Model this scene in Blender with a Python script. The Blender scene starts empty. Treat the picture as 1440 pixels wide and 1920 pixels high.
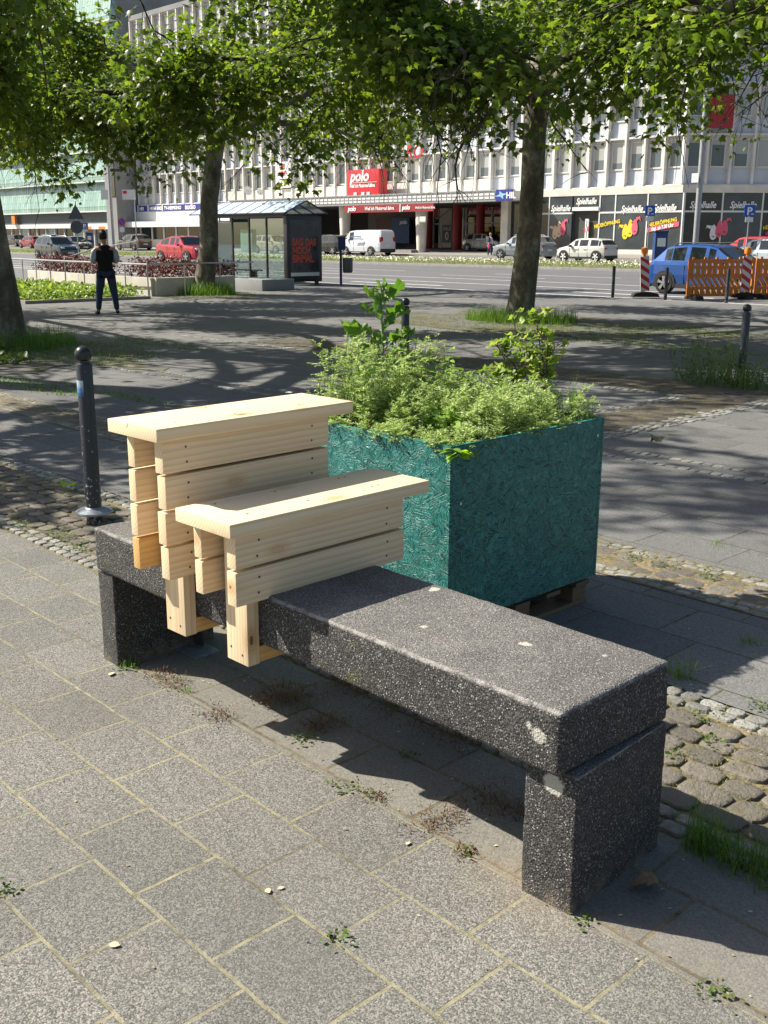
import bpy, bmesh, math, random
import numpy as np
from mathutils import Vector, Matrix, Euler
PI = math.pi
C = bpy.context.scene
col = C.collection
random.seed(7); rng = np.random.default_rng(7)

# ---------------------------------------------------------------- camera
FPX, W0, H0, EYE = 1955.0, 1440, 1920, 1.65
PITCH, ROLL, TH = math.atan(513/1955.0), math.radians(0.2), math.radians(133.5)
_D = np.array([math.cos(TH), math.sin(TH)]); _N = np.array([math.sin(TH), -math.cos(TH)])
def _w(v): return np.array([-(v[0]*_D[0]+v[1]*_D[1]), v[0]*_N[0]+v[1]*_N[1], v[2]])
CF = _w((0, math.cos(PITCH), -math.sin(PITCH))); _u = _w((0, math.sin(PITCH), math.cos(PITCH))); _x = _w((1., 0, 0))
CR = _x*math.cos(ROLL)+_u*math.sin(ROLL); CU = -_x*math.sin(ROLL)+_u*math.cos(ROLL)
cam_d = bpy.data.cameras.new('camera'); cam = bpy.data.objects.new('camera', cam_d); col.objects.link(cam)
M3 = Matrix((CR, CU, -CF)).transposed().to_4x4(); M3.translation = (0, 0, EYE); cam.matrix_world = M3
cam_d.sensor_fit = 'VERTICAL'; cam_d.sensor_height = 24; cam_d.lens = FPX/H0*24; cam_d.clip_start = 0.05; cam_d.clip_end = 2000
C.camera = cam
# ---------------------------------------------------------------- sun and sky
SUN = Vector((-0.975, -0.55, 1.0)).normalized()
w = bpy.data.worlds.new('World'); C.world = w; w.use_nodes = True
nt = w.node_tree; sky = nt.nodes.new('ShaderNodeTexSky'); sky.sky_type = 'NISHITA'; sky.sun_disc = False
sky.sun_elevation = math.asin(SUN.z); sky.sun_rotation = math.atan2(SUN.x, SUN.y)
sky.dust_density = 2.0; sky.air_density = 1.0
bg = nt.nodes['Background']; bg.inputs['Strength'].default_value = 0.065
nt.links.new(sky.outputs[0], bg.inputs['Color'])
sl = bpy.data.lights.new('sun', 'SUN'); sl.energy = 5.0; sl.angle = math.radians(0.5); sl.color = (1.0, 0.935, 0.825)
so = bpy.data.objects.new('sun', sl); col.objects.link(so); so.rotation_euler = SUN.to_track_quat('Z', 'Y').to_euler()
C.view_settings.view_transform = 'Standard'; C.view_settings.look = 'None'; C.view_settings.gamma = 1
C.view_settings.exposure = 0.97
C.render.engine = 'CYCLES'
C.cycles.max_bounces = 6; C.cycles.diffuse_bounces = 3; C.cycles.glossy_bounces = 3; C.cycles.transmission_bounces = 6; C.cycles.transparent_max_bounces = 12

# ---------------------------------------------------------------- where a photo pixel meets the ground / an upright plane
def gz(y):
    t = max(0.0, y-15); z = 0.0078*t*t/(t+4)
    return z+0.03*min(max(y-60, 0), 9)
def ray(x, y): return CF+CR*(x-720)/FPX-CU*(y-960)/FPX
OO = np.array([0, 0, EYE])
def at(x, y, z=0.0): d = ray(x, y); return OO+d*((z-EYE)/d[2])
def aty(x, y, Y): d = ray(x, y); return OO+d*(Y/d[1])
def atx(x, y, X): d = ray(x, y); return OO+d*(X/d[0])
def gat(x, y):
    z = 0.0
    for _ in range(60): P = at(x, y, z); z = gz(P[1])
    return P
def gcol(x, Y):       # ground point in photo column x on the line of constant Y
    P = aty(x, 480, Y); return np.array([P[0], Y, gz(Y)])

# ---------------------------------------------------------------- mesh helpers
class MB:
    def __init__(s): s.v = []; s.f = []; s.m = []; s.att = None
    def add(s, vs, fs, m=0):
        b = len(s.v); s.v += [tuple(map(float, p)) for p in vs]
        for f in fs: s.f.append(tuple(i+b for i in f)); s.m.append(m)
        return s
    def box(s, x0, x1, y0, y1, z0, z1, m=0, T=None):
        vs = [(x, y, z) for z in (z0, z1) for y in (y0, y1) for x in (x0, x1)]
        if T: vs = [T(*p) for p in vs]
        return s.add(vs, [(0, 2, 3, 1), (4, 5, 7, 6), (0, 1, 5, 4), (2, 6, 7, 3), (0, 4, 6, 2), (1, 3, 7, 5)], m)
    def quad(s, a, b, c, d, m=0): return s.add([a, b, c, d], [(0, 1, 2, 3)], m)
    def tube(s, pts, rad, n=8, m=0, cap=True):
        pts = [Vector(p) for p in pts]
        if not hasattr(rad, '__len__'): rad = [rad]*len(pts)
        vs = []; prev = None
        for i, p in enumerate(pts):
            d = (pts[min(i+1, len(pts)-1)]-pts[max(i-1, 0)]).normalized()
            if prev is None: a = d.orthogonal().normalized()
            else: a = (prev-d*prev.dot(d)).normalized()
            prev = a; b = d.cross(a)
            for k in range(n):
                t = 2*PI*k/n; vs.append(p+(a*math.cos(t)+b*math.sin(t))*rad[i])
        fs = [(i*n+k, i*n+(k+1) % n, (i+1)*n+(k+1) % n, (i+1)*n+k) for i in range(len(pts)-1) for k in range(n)]
        if cap: fs += [tuple(range(n-1, -1, -1)), tuple(range((len(pts)-1)*n, len(pts)*n))]
        return s.add(vs, fs, m)
    def lathe(s, prof, cx=0, cy=0, n=16, m=0):      # prof: (r, z)
        vs = [(cx+r*math.cos(2*PI*k/n), cy+r*math.sin(2*PI*k/n), z) for r, z in prof for k in range(n)]
        fs = [(i*n+k, i*n+(k+1) % n, (i+1)*n+(k+1) % n, (i+1)*n+k) for i in range(len(prof)-1) for k in range(n)]
        fs += [tuple(range(n-1, -1, -1)), tuple(range((len(prof)-1)*n, len(prof)*n))]
        return s.add(vs, fs, m)
    def prism(s, poly, T, d0, d1, m=0):             # poly in (a,b), T(a,b,d)->xyz
        n = len(poly); vs = [T(a, b, d0) for a, b in poly]+[T(a, b, d1) for a, b in poly]
        fs = [tuple(range(n-1, -1, -1)), tuple(range(n, 2*n))]+[(k, (k+1) % n, n+(k+1) % n, n+k) for k in range(n)]
        return s.add(vs, fs, m)
    def mesh(s, name, mats, smooth=False):
        me = bpy.data.meshes.new(name); me.from_pydata(s.v, [], s.f)
        if not isinstance(mats, (list, tuple)): mats = [mats]
        for mt in mats: me.materials.append(mt)
        me.polygons.foreach_set('material_index', s.m)
        if smooth: me.polygons.foreach_set('use_smooth', [True]*len(s.f))
        me.update(); return me
    def build(s, name, mats, parent=None, smooth=False, bevel=0, seg=2, fix=True, angle=35):
        me = s.mesh(name, mats, False)
        bm = bmesh.new(); bm.from_mesh(me)
        if fix: bmesh.ops.recalc_face_normals(bm, faces=bm.faces)
        if bevel:
            ed = [e for e in bm.edges if len(e.link_faces) == 2 and e.calc_face_angle(0) > 0.5]
            bmesh.ops.bevel(bm, geom=ed, offset=bevel, segments=seg, affect='EDGES', profile=0.6)
        bm.to_mesh(me); bm.free()
        if smooth or bevel:
            me.polygons.foreach_set('use_smooth', [True]*len(me.polygons)); me.set_sharp_from_angle(angle=math.radians(angle))
        o = bpy.data.objects.new(name, me); col.objects.link(o)
        if parent: o.parent = parent
        return o
def tag(o, label=None, cat=None, group=None, kind=None):
    if label: o['label'] = label
    if cat: o['category'] = cat
    if group: o['group'] = group
    if kind: o['kind'] = kind
    return o
def thing(name, label, cat, loc=(0, 0, 0), rz=0, group=None):
    o = bpy.data.objects.new(name, None); col.objects.link(o); o.location = loc; o.rotation_euler = (0, 0, rz)
    o.empty_display_size = 0.2
    return tag(o, label, cat, group)
def struct(o): o['kind'] = 'structure'; return o
def stuff(o, label, cat): o['kind'] = 'stuff'; return tag(o, label, cat)
def dup(o, parent=None, **kw):
    c = o.copy(); col.objects.link(c); c.parent = parent
    for k, v in kw.items():
        if k in ('loc',): c.location = v
        elif k == 'rz': c.rotation_euler = (0, 0, v)
        elif v: c[k] = v
    for ch in [q for q in col.objects if q.parent == o]: dup(ch, c)
    return c
def kids(o): return [q for q in col.objects if q.parent == o]
def text(body, size, origin, rot, mat, parent=None, name='lettering', ext=0.01, shear=0, bold=0, align='LEFT', sx=1.0):
    cu = bpy.data.curves.new(name, 'FONT'); cu.body = body; cu.size = size; cu.extrude = ext; cu.shear = shear; cu.offset = bold
    cu.align_x = align; cu.resolution_u = 3
    o = bpy.data.objects.new(name, cu); col.objects.link(o); bpy.context.view_layer.update()
    me = bpy.data.meshes.new_from_object(o.evaluated_get(bpy.context.evaluated_depsgraph_get()))
    bpy.data.objects.remove(o); me.name = name; me.materials.clear(); me.materials.append(mat)
    q = bpy.data.objects.new(name, me); col.objects.link(q); q.location = origin; q.rotation_euler = rot; q.scale = (sx, 1, 1)
    if parent: q.parent = parent
    return q

# ---------------------------------------------------------------- node material helpers
class NM:
    def __init__(s, name):
        s.mat = bpy.data.materials.new(name); s.mat.use_nodes = True; s.t = s.mat.node_tree; s.n = s.t.nodes; s.l = s.t.links
        s.b = s.n['Principled BSDF']
    def node(s, ty, ins=None, **kw):
        q = s.n.new(ty)
        for k, v in kw.items(): setattr(q, k, v)
        for k, v in (ins or {}).items(): s.put(q.inputs[k], v)
        return q
    def put(s, inp, v):
        if hasattr(v, 'is_output') or isinstance(v, bpy.types.NodeSocket): s.l.new(v, inp)
        else: inp.default_value = v
    def coord(s, which='Object'): return s.node('ShaderNodeTexCoord').outputs[which]
    def pos(s): return s.node('ShaderNodeNewGeometry').outputs['Position']
    def map(s, v, loc=(0, 0, 0), rot=(0, 0, 0), sc=(1, 1, 1)): return s.node('ShaderNodeMapping', {'Vector': v, 'Location': loc, 'Rotation': rot, 'Scale': sc}).outputs[0]
    def noise(s, v, scale, detail=3, rough=.6, dist=0, out='Fac'): return s.node('ShaderNodeTexNoise', {'Vector': v, 'Scale': scale, 'Detail': detail, 'Roughness': rough, 'Distortion': dist}).outputs[out]
    def vor(s, v, scale, out='Color', feature='F1', rand=1.0): return s.node('ShaderNodeTexVoronoi', {'Vector': v, 'Scale': scale, 'Randomness': rand}, feature=feature).outputs[out]
    def m(s, op, a, b=0.0, c=0.0, clamp=False):
        q = s.node('ShaderNodeMath', operation=op, use_clamp=clamp); s.put(q.inputs[0], a); s.put(q.inputs[1], b)
        if op in ('MULTIPLY_ADD', 'SMOOTH_MIN', 'SMOOTH_MAX'): s.put(q.inputs[2], c)
        return q.outputs[0]
    def rng(s, v, a, b, c=0.0, d=1.0): return s.node('ShaderNodeMapRange', {'Value': v, 'From Min': a, 'From Max': b, 'To Min': c, 'To Max': d}).outputs[0]
    def ramp(s, fac, stops):
        q = s.node('ShaderNodeValToRGB', {'Fac': fac}); e = q.color_ramp.elements
        e[0].position, e[0].color = stops[0][0], (*stops[0][1], 1); e[1].position, e[1].color = stops[-1][0], (*stops[-1][1], 1)
        for p, c in stops[1:-1]: k = e.new(p); k.color = (*c, 1)
        return q.outputs[0]
    def mix(s, f, a, b, mode='MIX'):
        q = s.node('ShaderNodeMix', data_type='RGBA', blend_type=mode)
        a = (*a, 1) if isinstance(a, tuple) and len(a) == 3 else a; b = (*b, 1) if isinstance(b, tuple) and len(b) == 3 else b
        s.put(q.inputs[0], f); s.put(q.inputs[6], a); s.put(q.inputs[7], b); return q.outputs[2]
    def bump(s, h, strength=.3, dist=.01, n=None):
        q = s.node('ShaderNodeBump', {'Height': h, 'Strength': strength, 'Distance': dist})
        if n is not None: s.l.new(n, q.inputs['Normal'])
        return q.outputs[0]
    def out(s, color=None, rough=None, normal=None, metal=None, **kw):
        if color is not None: s.put(s.b.inputs['Base Color'], (*color, 1) if isinstance(color, tuple) and len(color) == 3 else color)
        if rough is not None: s.put(s.b.inputs['Roughness'], rough)
        if normal is not None: s.put(s.b.inputs['Normal'], normal)
        if metal is not None: s.put(s.b.inputs['Metallic'], metal)
        for k, v in kw.items(): s.put(s.b.inputs[k], v)
        return s.mat
def plain(name, c, rough=.6, metal=0, var=.12, scale=6, bump=0.0, spec=.5):
    s = NM(name); v = s.coord(); n = s.noise(v, scale, 4)
    cc = s.mix(s.rng(n, .3, .7), tuple(x*(1-var) for x in c), tuple(min(1, x*(1+var)) for x in c))
    nn = s.bump(s.noise(v, scale*12, 3), bump, .004) if bump else None
    return s.out(cc, rough, nn, metal, **{'Specular IOR Level': spec})
MT = {}
def P(name, *a, **k):
    if name not in MT: MT[name] = plain(name, *a, **k)
    return MT[name]
# ---------------------------------------------------------------- ground materials
def paver_mat(name, x_off, cols, speck, joint, bw=.35, rh=.255, y_off=0.135, offset=.62, jw=.008, spk=170, dirt=.0, moss=.35, jx=1.0):
    s = NM(name); p = s.pos()
    wob = s.noise(p, 9, 3, .6, out='Color'); pw = s.node('ShaderNodeVectorMath', {0: p, 1: s.node('ShaderNodeVectorMath', {0: wob, 1: (.012, .012, 0)}, operation='MULTIPLY').outputs[0]}, operation='ADD').outputs[0]
    v = s.map(pw, loc=(x_off-.006, y_off-.006, 0))
    def br(mort, smooth):
        q = s.node('ShaderNodeTexBrick', {'Vector': v, 'Color1': (0, 0, 0, 1), 'Color2': (1, 1, 1, 1), 'Mortar': (.5, .5, .5, 1), 'Scale': 1.0, 'Mortar Size': mort, 'Mortar Smooth': smooth, 'Brick Width': bw, 'Row Height': rh}, offset=offset, offset_frequency=2)
        return q
    b = br(jw, .4); wide = br(jw*2.6, 1.0)
    g1 = s.vor(p, spk); g2 = s.vor(p, spk*2.1)
    sp = s.m('MULTIPLY_ADD', s.node('ShaderNodeSeparateColor', {'Color': g1}).outputs[0], .65, s.m('MULTIPLY', s.node('ShaderNodeSeparateColor', {'Color': g2}).outputs[1], .35))
    base = s.ramp(sp, [(.12, tuple(c*speck[0] for c in cols)), (.5, cols), (.9, tuple(min(.9, c*speck[1]) for c in cols))])
    big = s.noise(p, 1.3, 4, .55); base = s.mix(s.rng(big, .35, .68, 0, .45), base, tuple(c*.72 for c in cols))
    tone = s.rng(b.outputs['Color'], 0, 1, .87, 1.09)
    base = s.mix(1.0, base, s.node('ShaderNodeCombineColor', {0: tone, 1: tone, 2: tone}).outputs[0], 'MULTIPLY')
    st = s.noise(p, 4.3, 5, .7); base = s.mix(s.rng(st, .62, .74, 0, .35), base, (cols[0]*1.35, cols[1]*1.22, cols[2]*1.0))
    jn = s.noise(p, 24, 4, .7); gap = s.noise(p, 3.1, 3)
    jf = s.m('MULTIPLY', b.outputs['Fac'], s.m('MULTIPLY', s.rng(gap, .35, .6, .5, 1), s.rng(jn, .34, .5, .6, 1)))
    edge = s.m('MULTIPLY', s.m('MULTIPLY', wide.outputs['Fac'], s.rng(jn, .5, .66)), s.rng(s.noise(p, 1.9, 2), .42, .6, .1, moss*2))
    jc = s.mix(s.rng(jn, .4, .62), joint, tuple(c*.42 for c in joint))
    jc = s.mix(s.rng(s.noise(p, 2.2, 2), .5, .62, 0, .6), jc, (.04, .036, .026))
    c = s.mix(s.m('MAXIMUM', jf, edge, clamp=True), base, jc)
    dd = s.node('ShaderNodeVectorMath', {0: s.map(p, sc=(.62, 1, 1)), 1: (-1.46*.62, 1.93, 0)}, operation='DISTANCE').outputs['Value']
    c = s.mix(s.m('MULTIPLY', s.rng(s.m('MULTIPLY_ADD', s.noise(p, 7, 5, .7), .22, dd), .30, .10), s.rng(s.noise(p, 55, 4, .7), .35, .65, .1, .6)), c, (.27, .205, .13))
    h = s.m('SUBTRACT', s.m('MULTIPLY', s.vor(p, spk, 'Distance'), -.45), s.m('MULTIPLY', b.outputs['Fac'], 1.4))
    n = s.bump(h, .36, .005)
    n = s.bump(s.noise(p, 5, 3), .25, .02, n)
    return s.out(c, .88, n)
M_PAVE = paver_mat('exposed aggregate paving', 0.06, (.140, .136, .122), (.34, 2.3), (.34, .31, .18), y_off=.115, jw=.0062, spk=250, moss=.28)
M_STRIP = paver_mat('worn concrete paving', .13, (.175, .167, .145), (.7, 1.3), (.20, .16, .09), y_off=.11, rh=.2575, bw=.39, moss=.5)
M_DARK = paver_mat('dark plaza paving', .2, (.145, .145, .142), (.6, 1.5), (.10, .10, .045), bw=.52, rh=.36, y_off=.15, jw=.006, moss=.6)

def dirtmat(name, a, b, c, sc=30):
    s = NM(name); p = s.pos(); n1 = s.noise(p, sc, 6, .75); n2 = s.noise(p, 3, 4, .6)
    q = s.ramp(n1, [(.3, a), (.5, b), (.72, c)]); q = s.mix(s.rng(n2, .40, .56, 0, .8), q, s.mix(s.rng(n1, .4, .6), (.065, .065, .025), (.19, .17, .075)))
    return s.out(q, .95, s.bump(n1, .8, .012))
M_BED = dirtmat('sand and moss joints', (.10, .075, .045), (.22, .17, .10), (.38, .31, .19))
M_SOIL = dirtmat('dry soil', (.04, .03, .02), (.09, .07, .045), (.18, .14, .09))
def earth():
    s = NM('tree pit soil with moss'); p = s.pos(); n1 = s.noise(p, 9, 6, .75)
    q = s.ramp(n1, [(.3, (.045, .04, .02)), (.5, (.09, .085, .035)), (.72, (.20, .18, .09))]); m_ = s.noise(s.map(p, sc=(.8, 1.6, 1)), 1.1, 5, .65)
    return s.out(s.mix(s.rng(m_, .46, .56), q, s.mix(s.rng(n1, .35, .65), (.08, .078, .074), (.155, .15, .145))), .9, s.bump(n1, .6, .012))
M_EARTH = earth()
def cobmat(name, base, var):
    s = NM(name); p = s.pos(); r = s.node('ShaderNodeAttribute', attribute_name='rnd').outputs['Fac']
    c = s.ramp(r, [(0, base), (.5, tuple((x+y)/2 for x, y in zip(base, var))), (1, var)])
    c = s.mix(s.rng(s.noise(p, 60, 5, .7), .35, .7, 0, .5), c, tuple(x*.6 for x in base))
    c = s.mix(s.rng(s.noise(p, 11, 5, .7), .52, .64, 0, .7), c, (.13, .115, .05))
    return s.out(c, .85, s.bump(s.m('MULTIPLY_ADD', s.noise(p, 26, 4, .7), 2.0, s.noise(p, 120, 3, .7)), .8, .008))
M_COB = cobmat('reddish granite setts', (.12, .108, .09), (.22, .195, .16))
M_COBW = cobmat('white mosaic setts', (.17, .17, .155), (.38, .375, .34))
M_COBD = cobmat('brown basalt setts', (.075, .068, .06), (.12, .105, .09))
def asph(name, c, sc=60):
    s = NM(name); p = s.pos(); n = s.noise(p, sc, 4, .8); b = s.noise(s.map(p, sc=(.15, .9, 1)), .6, 4)
    q = s.mix(s.rng(n, .3, .7), tuple(x*.75 for x in c), tuple(x*1.25 for x in c)); q = s.mix(s.rng(b, .4, .65, 0, .35), q, tuple(x*1.5 for x in c))
    return s.out(q, .8, s.bump(n, .3, .01))
M_ROAD = asph('asphalt', (.105, .105, .108)); M_ROAD2 = asph('pale service road', (.15, .142, .13)); M_WALK = asph('pale pavement', (.22, .205, .185))
M_LINE = P('road paint', (.62, .62, .60), .7, 0, .2, 3)
M_KERB = P('kerb stone', (.25, .24, .22), .8, 0, .2, 3, .2)

def sheet(name, x0, x1, ys, m, dz=0.0, xs=None):
    b = MB(); xs = xs or [x0, x1]
    for i in range(len(ys)-1):
        for j in range(len(xs)-1):
            b.quad((xs[j], ys[i], gz(ys[i])+dz), (xs[j+1], ys[i], gz(ys[i])+dz), (xs[j+1], ys[i+1], gz(ys[i+1])+dz), (xs[j], ys[i+1], gz(ys[i+1])+dz))
    return struct(b.build(name, m, fix=False))
def yr(a, b, n): return [a+(b-a)*i/n for i in range(n+1)]
sheet('ground', -600, 300, [-120, 0, 15]+yr(18, 72, 18)+[120, 500], M_ROAD2, -.16)
sheet('front_pavement', -60, 25, [-20, 1.925], M_PAVE)
sheet('front_pavement', -60, -3.62, [1.925, 2.415], M_PAVE)
sheet('bench_strip', -3.62, 25, [1.925, 2.415], M_STRIP)
sheet('sett_bed', -60, 25, [2.415, 3.34], M_BED, -.006)
sheet('plaza', -62, 25, [3.34, 15]+yr(16, 25.2, 8), M_DARK)
b = MB(); b.box(-140, 40, 25.2, 25.36, gz(25)-.2, gz(25.3)+.004); struct(b.build('kerb', M_KERB, bevel=.01))
sheet('road', -220, 60, yr(25.36, 45, 8), M_ROAD, -.11)
b = MB(); b.box(-220, 60, 45, 45.18, gz(45)-.3, gz(45)+.03); struct(b.build('far_kerb', M_KERB, bevel=.01))
sheet('service_road', -220, 60, yr(53.5, 61, 4), M_ROAD2, -.02)
b = MB(); b.box(-220, 60, 61, 61.15, gz(61)-.2, gz(61)+.08); struct(b.build('shop_kerb', M_KERB))
sheet('shop_pavement', -220, 60, yr(61.15, 82, 6), M_WALK, .06)
# lane markings
b = MB()
def stripe(x0, x1, y, w=.14):
    n = max(1, int(abs(x1-x0)/8)); 
    b.quad((x0, y, gz(y)-.104), (x1, y, gz(y)-.104), (x1, y+w, gz(y+w)-.104), (x0, y+w, gz(y+w)-.104))
for x0, x1, y in [(-140, 20, 26.9), (-140, 20, 30.4), (-140, 20, 33.4)]: stripe(x0, x1, y, .16)
for k in range(14): stripe(-120+k*11, -115+k*11, 28.4, .22)
for k in range(12): stripe(-118+k*12, -112+k*12, 35.8); stripe(-124+k*13, -117+k*13, 38.4)
for cx in (-24, -40, -33): 
    b.quad((cx-2, 25.9, gz(26)-.1035), (cx+1.2, 25.9, gz(26)-.1035), (cx+1.2, 26.15, gz(26)-.1035), (cx-2, 26.15, gz(26)-.1035))
    b.add([(cx+1.2, 25.7, gz(26)-.1035), (cx+2.4, 26.02, gz(26)-.1035), (cx+1.2, 26.4, gz(26)-.1035)], [(0, 1, 2)])
struct(b.build('road_marking', M_LINE, fix=False))

# ---------------------------------------------------------------- setts (real stones)
def setts(name, rects, m, z=0.0, seed=1, hump=.007):
    r = random.Random(seed); b = MB(); att = []
    for (x0, x1, y0, y1, sx, sy, jit) in rects:
        ny = max(1, round((y1-y0)/sy)); dy = (y1-y0)/ny
        for j in range(ny):
            x = x0-r.random()*sx
            while x < x1:
                L = sx*r.uniform(.8, 1.25); cx, cy = x+L/2, y0+(j+.5)*dy
                x += L
                if r.random() < .02: continue
                hx, hy = L/2-.0035-r.random()*.004, dy/2-.0035-r.random()*.004
                cy += r.uniform(-1, 1)*jit; zz = gz(cy)+z; n = 16; vs = []
                hh = hump*r.uniform(.75, 1.2); e = r.uniform(4, 8)
                ph = [2*PI*k/n+PI/16 for k in range(n)]
                pr = [((abs(math.cos(t))**e+abs(math.sin(t))**e)**(-1/e))*r.uniform(.93, 1.03) for t in ph]
                tx, ty = r.uniform(-.04, .04), r.uniform(-.04, .04)
                for s_, h_ in ((1, -.02), (1, hh*.5), (.94, hh*.9), (.7, hh)):
                    vs += [(cx+hx*s_*q*math.cos(t), cy+hy*s_*q*math.sin(t), zz+h_+(tx*math.cos(t)*hx+ty*math.sin(t)*hy)) for q, t in zip(pr, ph)]
                fs = [(i*n+k, i*n+(k+1) % n, (i+1)*n+(k+1) % n, (i+1)*n+k) for i in range(3) for k in range(n)]+[tuple(range(3*n, 4*n))]
                b.add(vs, fs); att += [r.random()]*(4*n)
    o = b.build(name, m, fix=False, smooth=True, angle=50); a = o.data.attributes.new('rnd', 'FLOAT', 'POINT'); a.data.foreach_set('value', att)
    return struct(o)
setts('red_setts', [(-11, .6, 2.56, 3.18, .135, .105, .010)], M_COB, seed=2)
setts('red_setts', [(-14, .6, 4.43, 4.68, .14, .12, .006)], M_COB, z=.0, seed=3, hump=.006)
setts('white_setts', [(-11, .6, 2.43, 2.55, .085, .06, .006), (-11, .6, 3.2, 3.33, .085, .06, .006), (-14, .6, 4.30, 4.42, .08, .06, .004), (-14, .6, 4.69, 4.80, .08, .055, .004),
    (-16, -5.98, 6.80, 6.89, .085, .085, .004), (-5.1, .6, 6.80, 6.89, .085, .085, .004), (-16, .6, 7.05, 7.14, .085, .085, .004), (-16, -5.9, 10.05, 10.2, .085, .075, .004)], M_COBW, z=.001, seed=4, hump=.006)
setts('white_setts', [(-6.0, -5.86, 7.15, 10.2, .07, .09, .004), (-5.2, -5.06, 7.15, 10.5, .07, .09, .004)], M_COBW, z=.001, seed=5, hump=.006)
setts('brown_setts', [(-5.85, -5.21, 7.15, 10.4, .16, .13, .004), (-14, -5.1, 10.22, 11.2, .17, .14, .004), (-5.1, 1, 10.3, 11.2, .17, .14, .004)], M_COBD, z=.0, seed=6, hump=.006)
for n_, x0, x1, y0, y1, m_ in [('sett_bed', -16, .7, 4.285, 4.815, M_BED), ('sett_bed', -5.86, -5.2, 7.15, 10.4, M_SOIL), ('sett_bed', -14.1, -5.86, 10.2, 11.25, M_SOIL)]:
    b = MB(); b.quad((x0, y0, .004), (x1, y0, .004), (x1, y1, .004), (x0, y1, .004)); struct(b.build(n_, m_, fix=False))
# ---------------------------------------------------------------- stone bench
def stone_mat():
    s = NM('dark washed concrete'); p = s.pos()
    a = s.node('ShaderNodeSeparateColor', {'Color': s.vor(p, 300)}).outputs[0]; b_ = s.node('ShaderNodeSeparateColor', {'Color': s.vor(p, 210)}).outputs[1]
    k = s.noise(p, 170, 4, .8)
    c = s.ramp(s.m('MULTIPLY_ADD', a, .6, s.m('MULTIPLY', k, .4)), [(.25, (.016, .0155, .015)), (.5, (.036, .035, .034)), (.66, (.062, .06, .057)), (.84, (.17, .165, .158))])
    nz = s.node('ShaderNodeSeparateXYZ', {'Vector': s.node('ShaderNodeNewGeometry').outputs['Normal']}).outputs[2]
    big = s.noise(p, 2.6, 5, .62)
    c = s.mix(s.m('MULTIPLY', s.rng(nz, .3, .9), s.rng(big, .3, .7, .15, .62)), c, s.mix(s.rng(k, .42, .6), (.10, .095, .088), (.40, .38, .345)))      # paler patchy colour on upward faces
    c = s.mix(s.m('MULTIPLY', s.rng(b_, .90, .93, 0, .85), s.rng(s.vor(p, 210, 'Distance'), .5, .3)), c, (.46, .45, .43))
    c = s.mix(s.m('MULTIPLY', s.m('MULTIPLY', s.rng(nz, .22, .45), s.rng(nz, .97, .85)), s.rng(s.noise(p, 22, 4, .7), .42, .6, .1, .75)), c, (.34, .33, .31))
    z = s.node('ShaderNodeSeparateXYZ', {'Vector': p}).outputs[2]
    c = s.mix(s.m('MULTIPLY', s.rng(z, .07, .0), s.rng(s.noise(p, 14, 4), .4, .6, .1, .8)), c, (.20, .165, .12))     # dirt splashed up from the paving
    ms = s.m('MULTIPLY', s.rng(s.noise(p, 11, 4, .65), .56, .66), s.rng(s.noise(p, 1.7, 2), .48, .6, 0, .8))
    c = s.mix(s.m('MULTIPLY', ms, s.rng(nz, .5, -.1)), c, (.09, .085, .02))
    wr = s.noise(p, 38, 3)
    for (x, y, zz, r) in [(-1.99, 2.05, .557, .010), (-1.70, 2.16, .557, .015), (-2.20, 2.31, .557, .018), (-1.425, 1.876, .475, .021), (-1.455, 1.876, .492, .008), (-1.40, 1.905, .345, .03), (-1.50, 2.25, .557, .006)]:
        d = s.node('ShaderNodeVectorMath', {0: p, 1: (x, y, zz)}, operation='DISTANCE').outputs['Value']
        f_ = s.m('MULTIPLY_ADD', wr, .034, s.m('SUBTRACT', d, .006))
        c = s.mix(s.rng(f_, r+.014, r+.008, 0, .7), c, (.56, .55, .47))
    h = s.m('MULTIPLY_ADD', s.vor(p, 200, 'Distance'), .8, s.m('MULTIPLY', s.noise(p, 45, 4, .7), .8))
    pit = s.rng(s.vor(p, 26, 'Distance'), .03, .16, 0, 1)
    return s.out(c, s.rng(nz, .3, 1, .9, .8), s.bump(s.m('MULTIPLY_ADD', pit, .9, h), .55, .005))
M_STONE = stone_mat()
def rough_box(x0, x1, y0, y1, z0, z1, name, parent, bev=.016, seed=0, amp=.0022):
    me = bpy.data.meshes.new(name); bm = bmesh.new(); b = MB().box(x0, x1, y0, y1, z0, z1)
    vs = [bm.verts.new(p) for p in b.v]; [bm.faces.new([vs[i] for i in f]) for f in b.f]
    bmesh.ops.recalc_face_normals(bm, faces=bm.faces)
    bmesh.ops.bevel(bm, geom=list(bm.edges), offset=bev, segments=3, affect='EDGES', profile=.6)
    for _ in range(6):
        lo = [e for e in bm.edges if e.calc_length() > .045]
        if not lo: break
        bmesh.ops.subdivide_edges(bm, edges=lo, cuts=1, use_grid_fill=True)
    bmesh.ops.triangulate(bm, faces=[f for f in bm.faces if len(f.verts) > 4])
    from mathutils import noise
    bm.normal_update()
    for v in bm.verts:
        q = v.co*28+Vector((seed*9, 0, 0)); v.co += v.normal*(noise.noise(q)*amp*1.2+noise.noise(v.co*7+Vector((seed, 3, 1)))*amp)
    bm.to_mesh(me); bm.free(); me.materials.append(M_STONE)
    me.polygons.foreach_set('use_smooth', [True]*len(me.polygons))
    o = bpy.data.objects.new(name, me); col.objects.link(o); o.parent = parent; return o
BX, BY = -2.49, 2.115
bench = thing('stone_bench', 'long dark speckled concrete bench with white lichen spots in front of the teal planter', 'bench', (BX, BY, 0))
def loc(x0, x1, y0, y1, o=(BX, BY)): return x0-o[0], x1-o[0], y0-o[1], y1-o[1]
rough_box(*loc(-3.625, -1.36, 1.876, 2.357), .382, .557, 'seat_slab', bench, seed=1)
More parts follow.
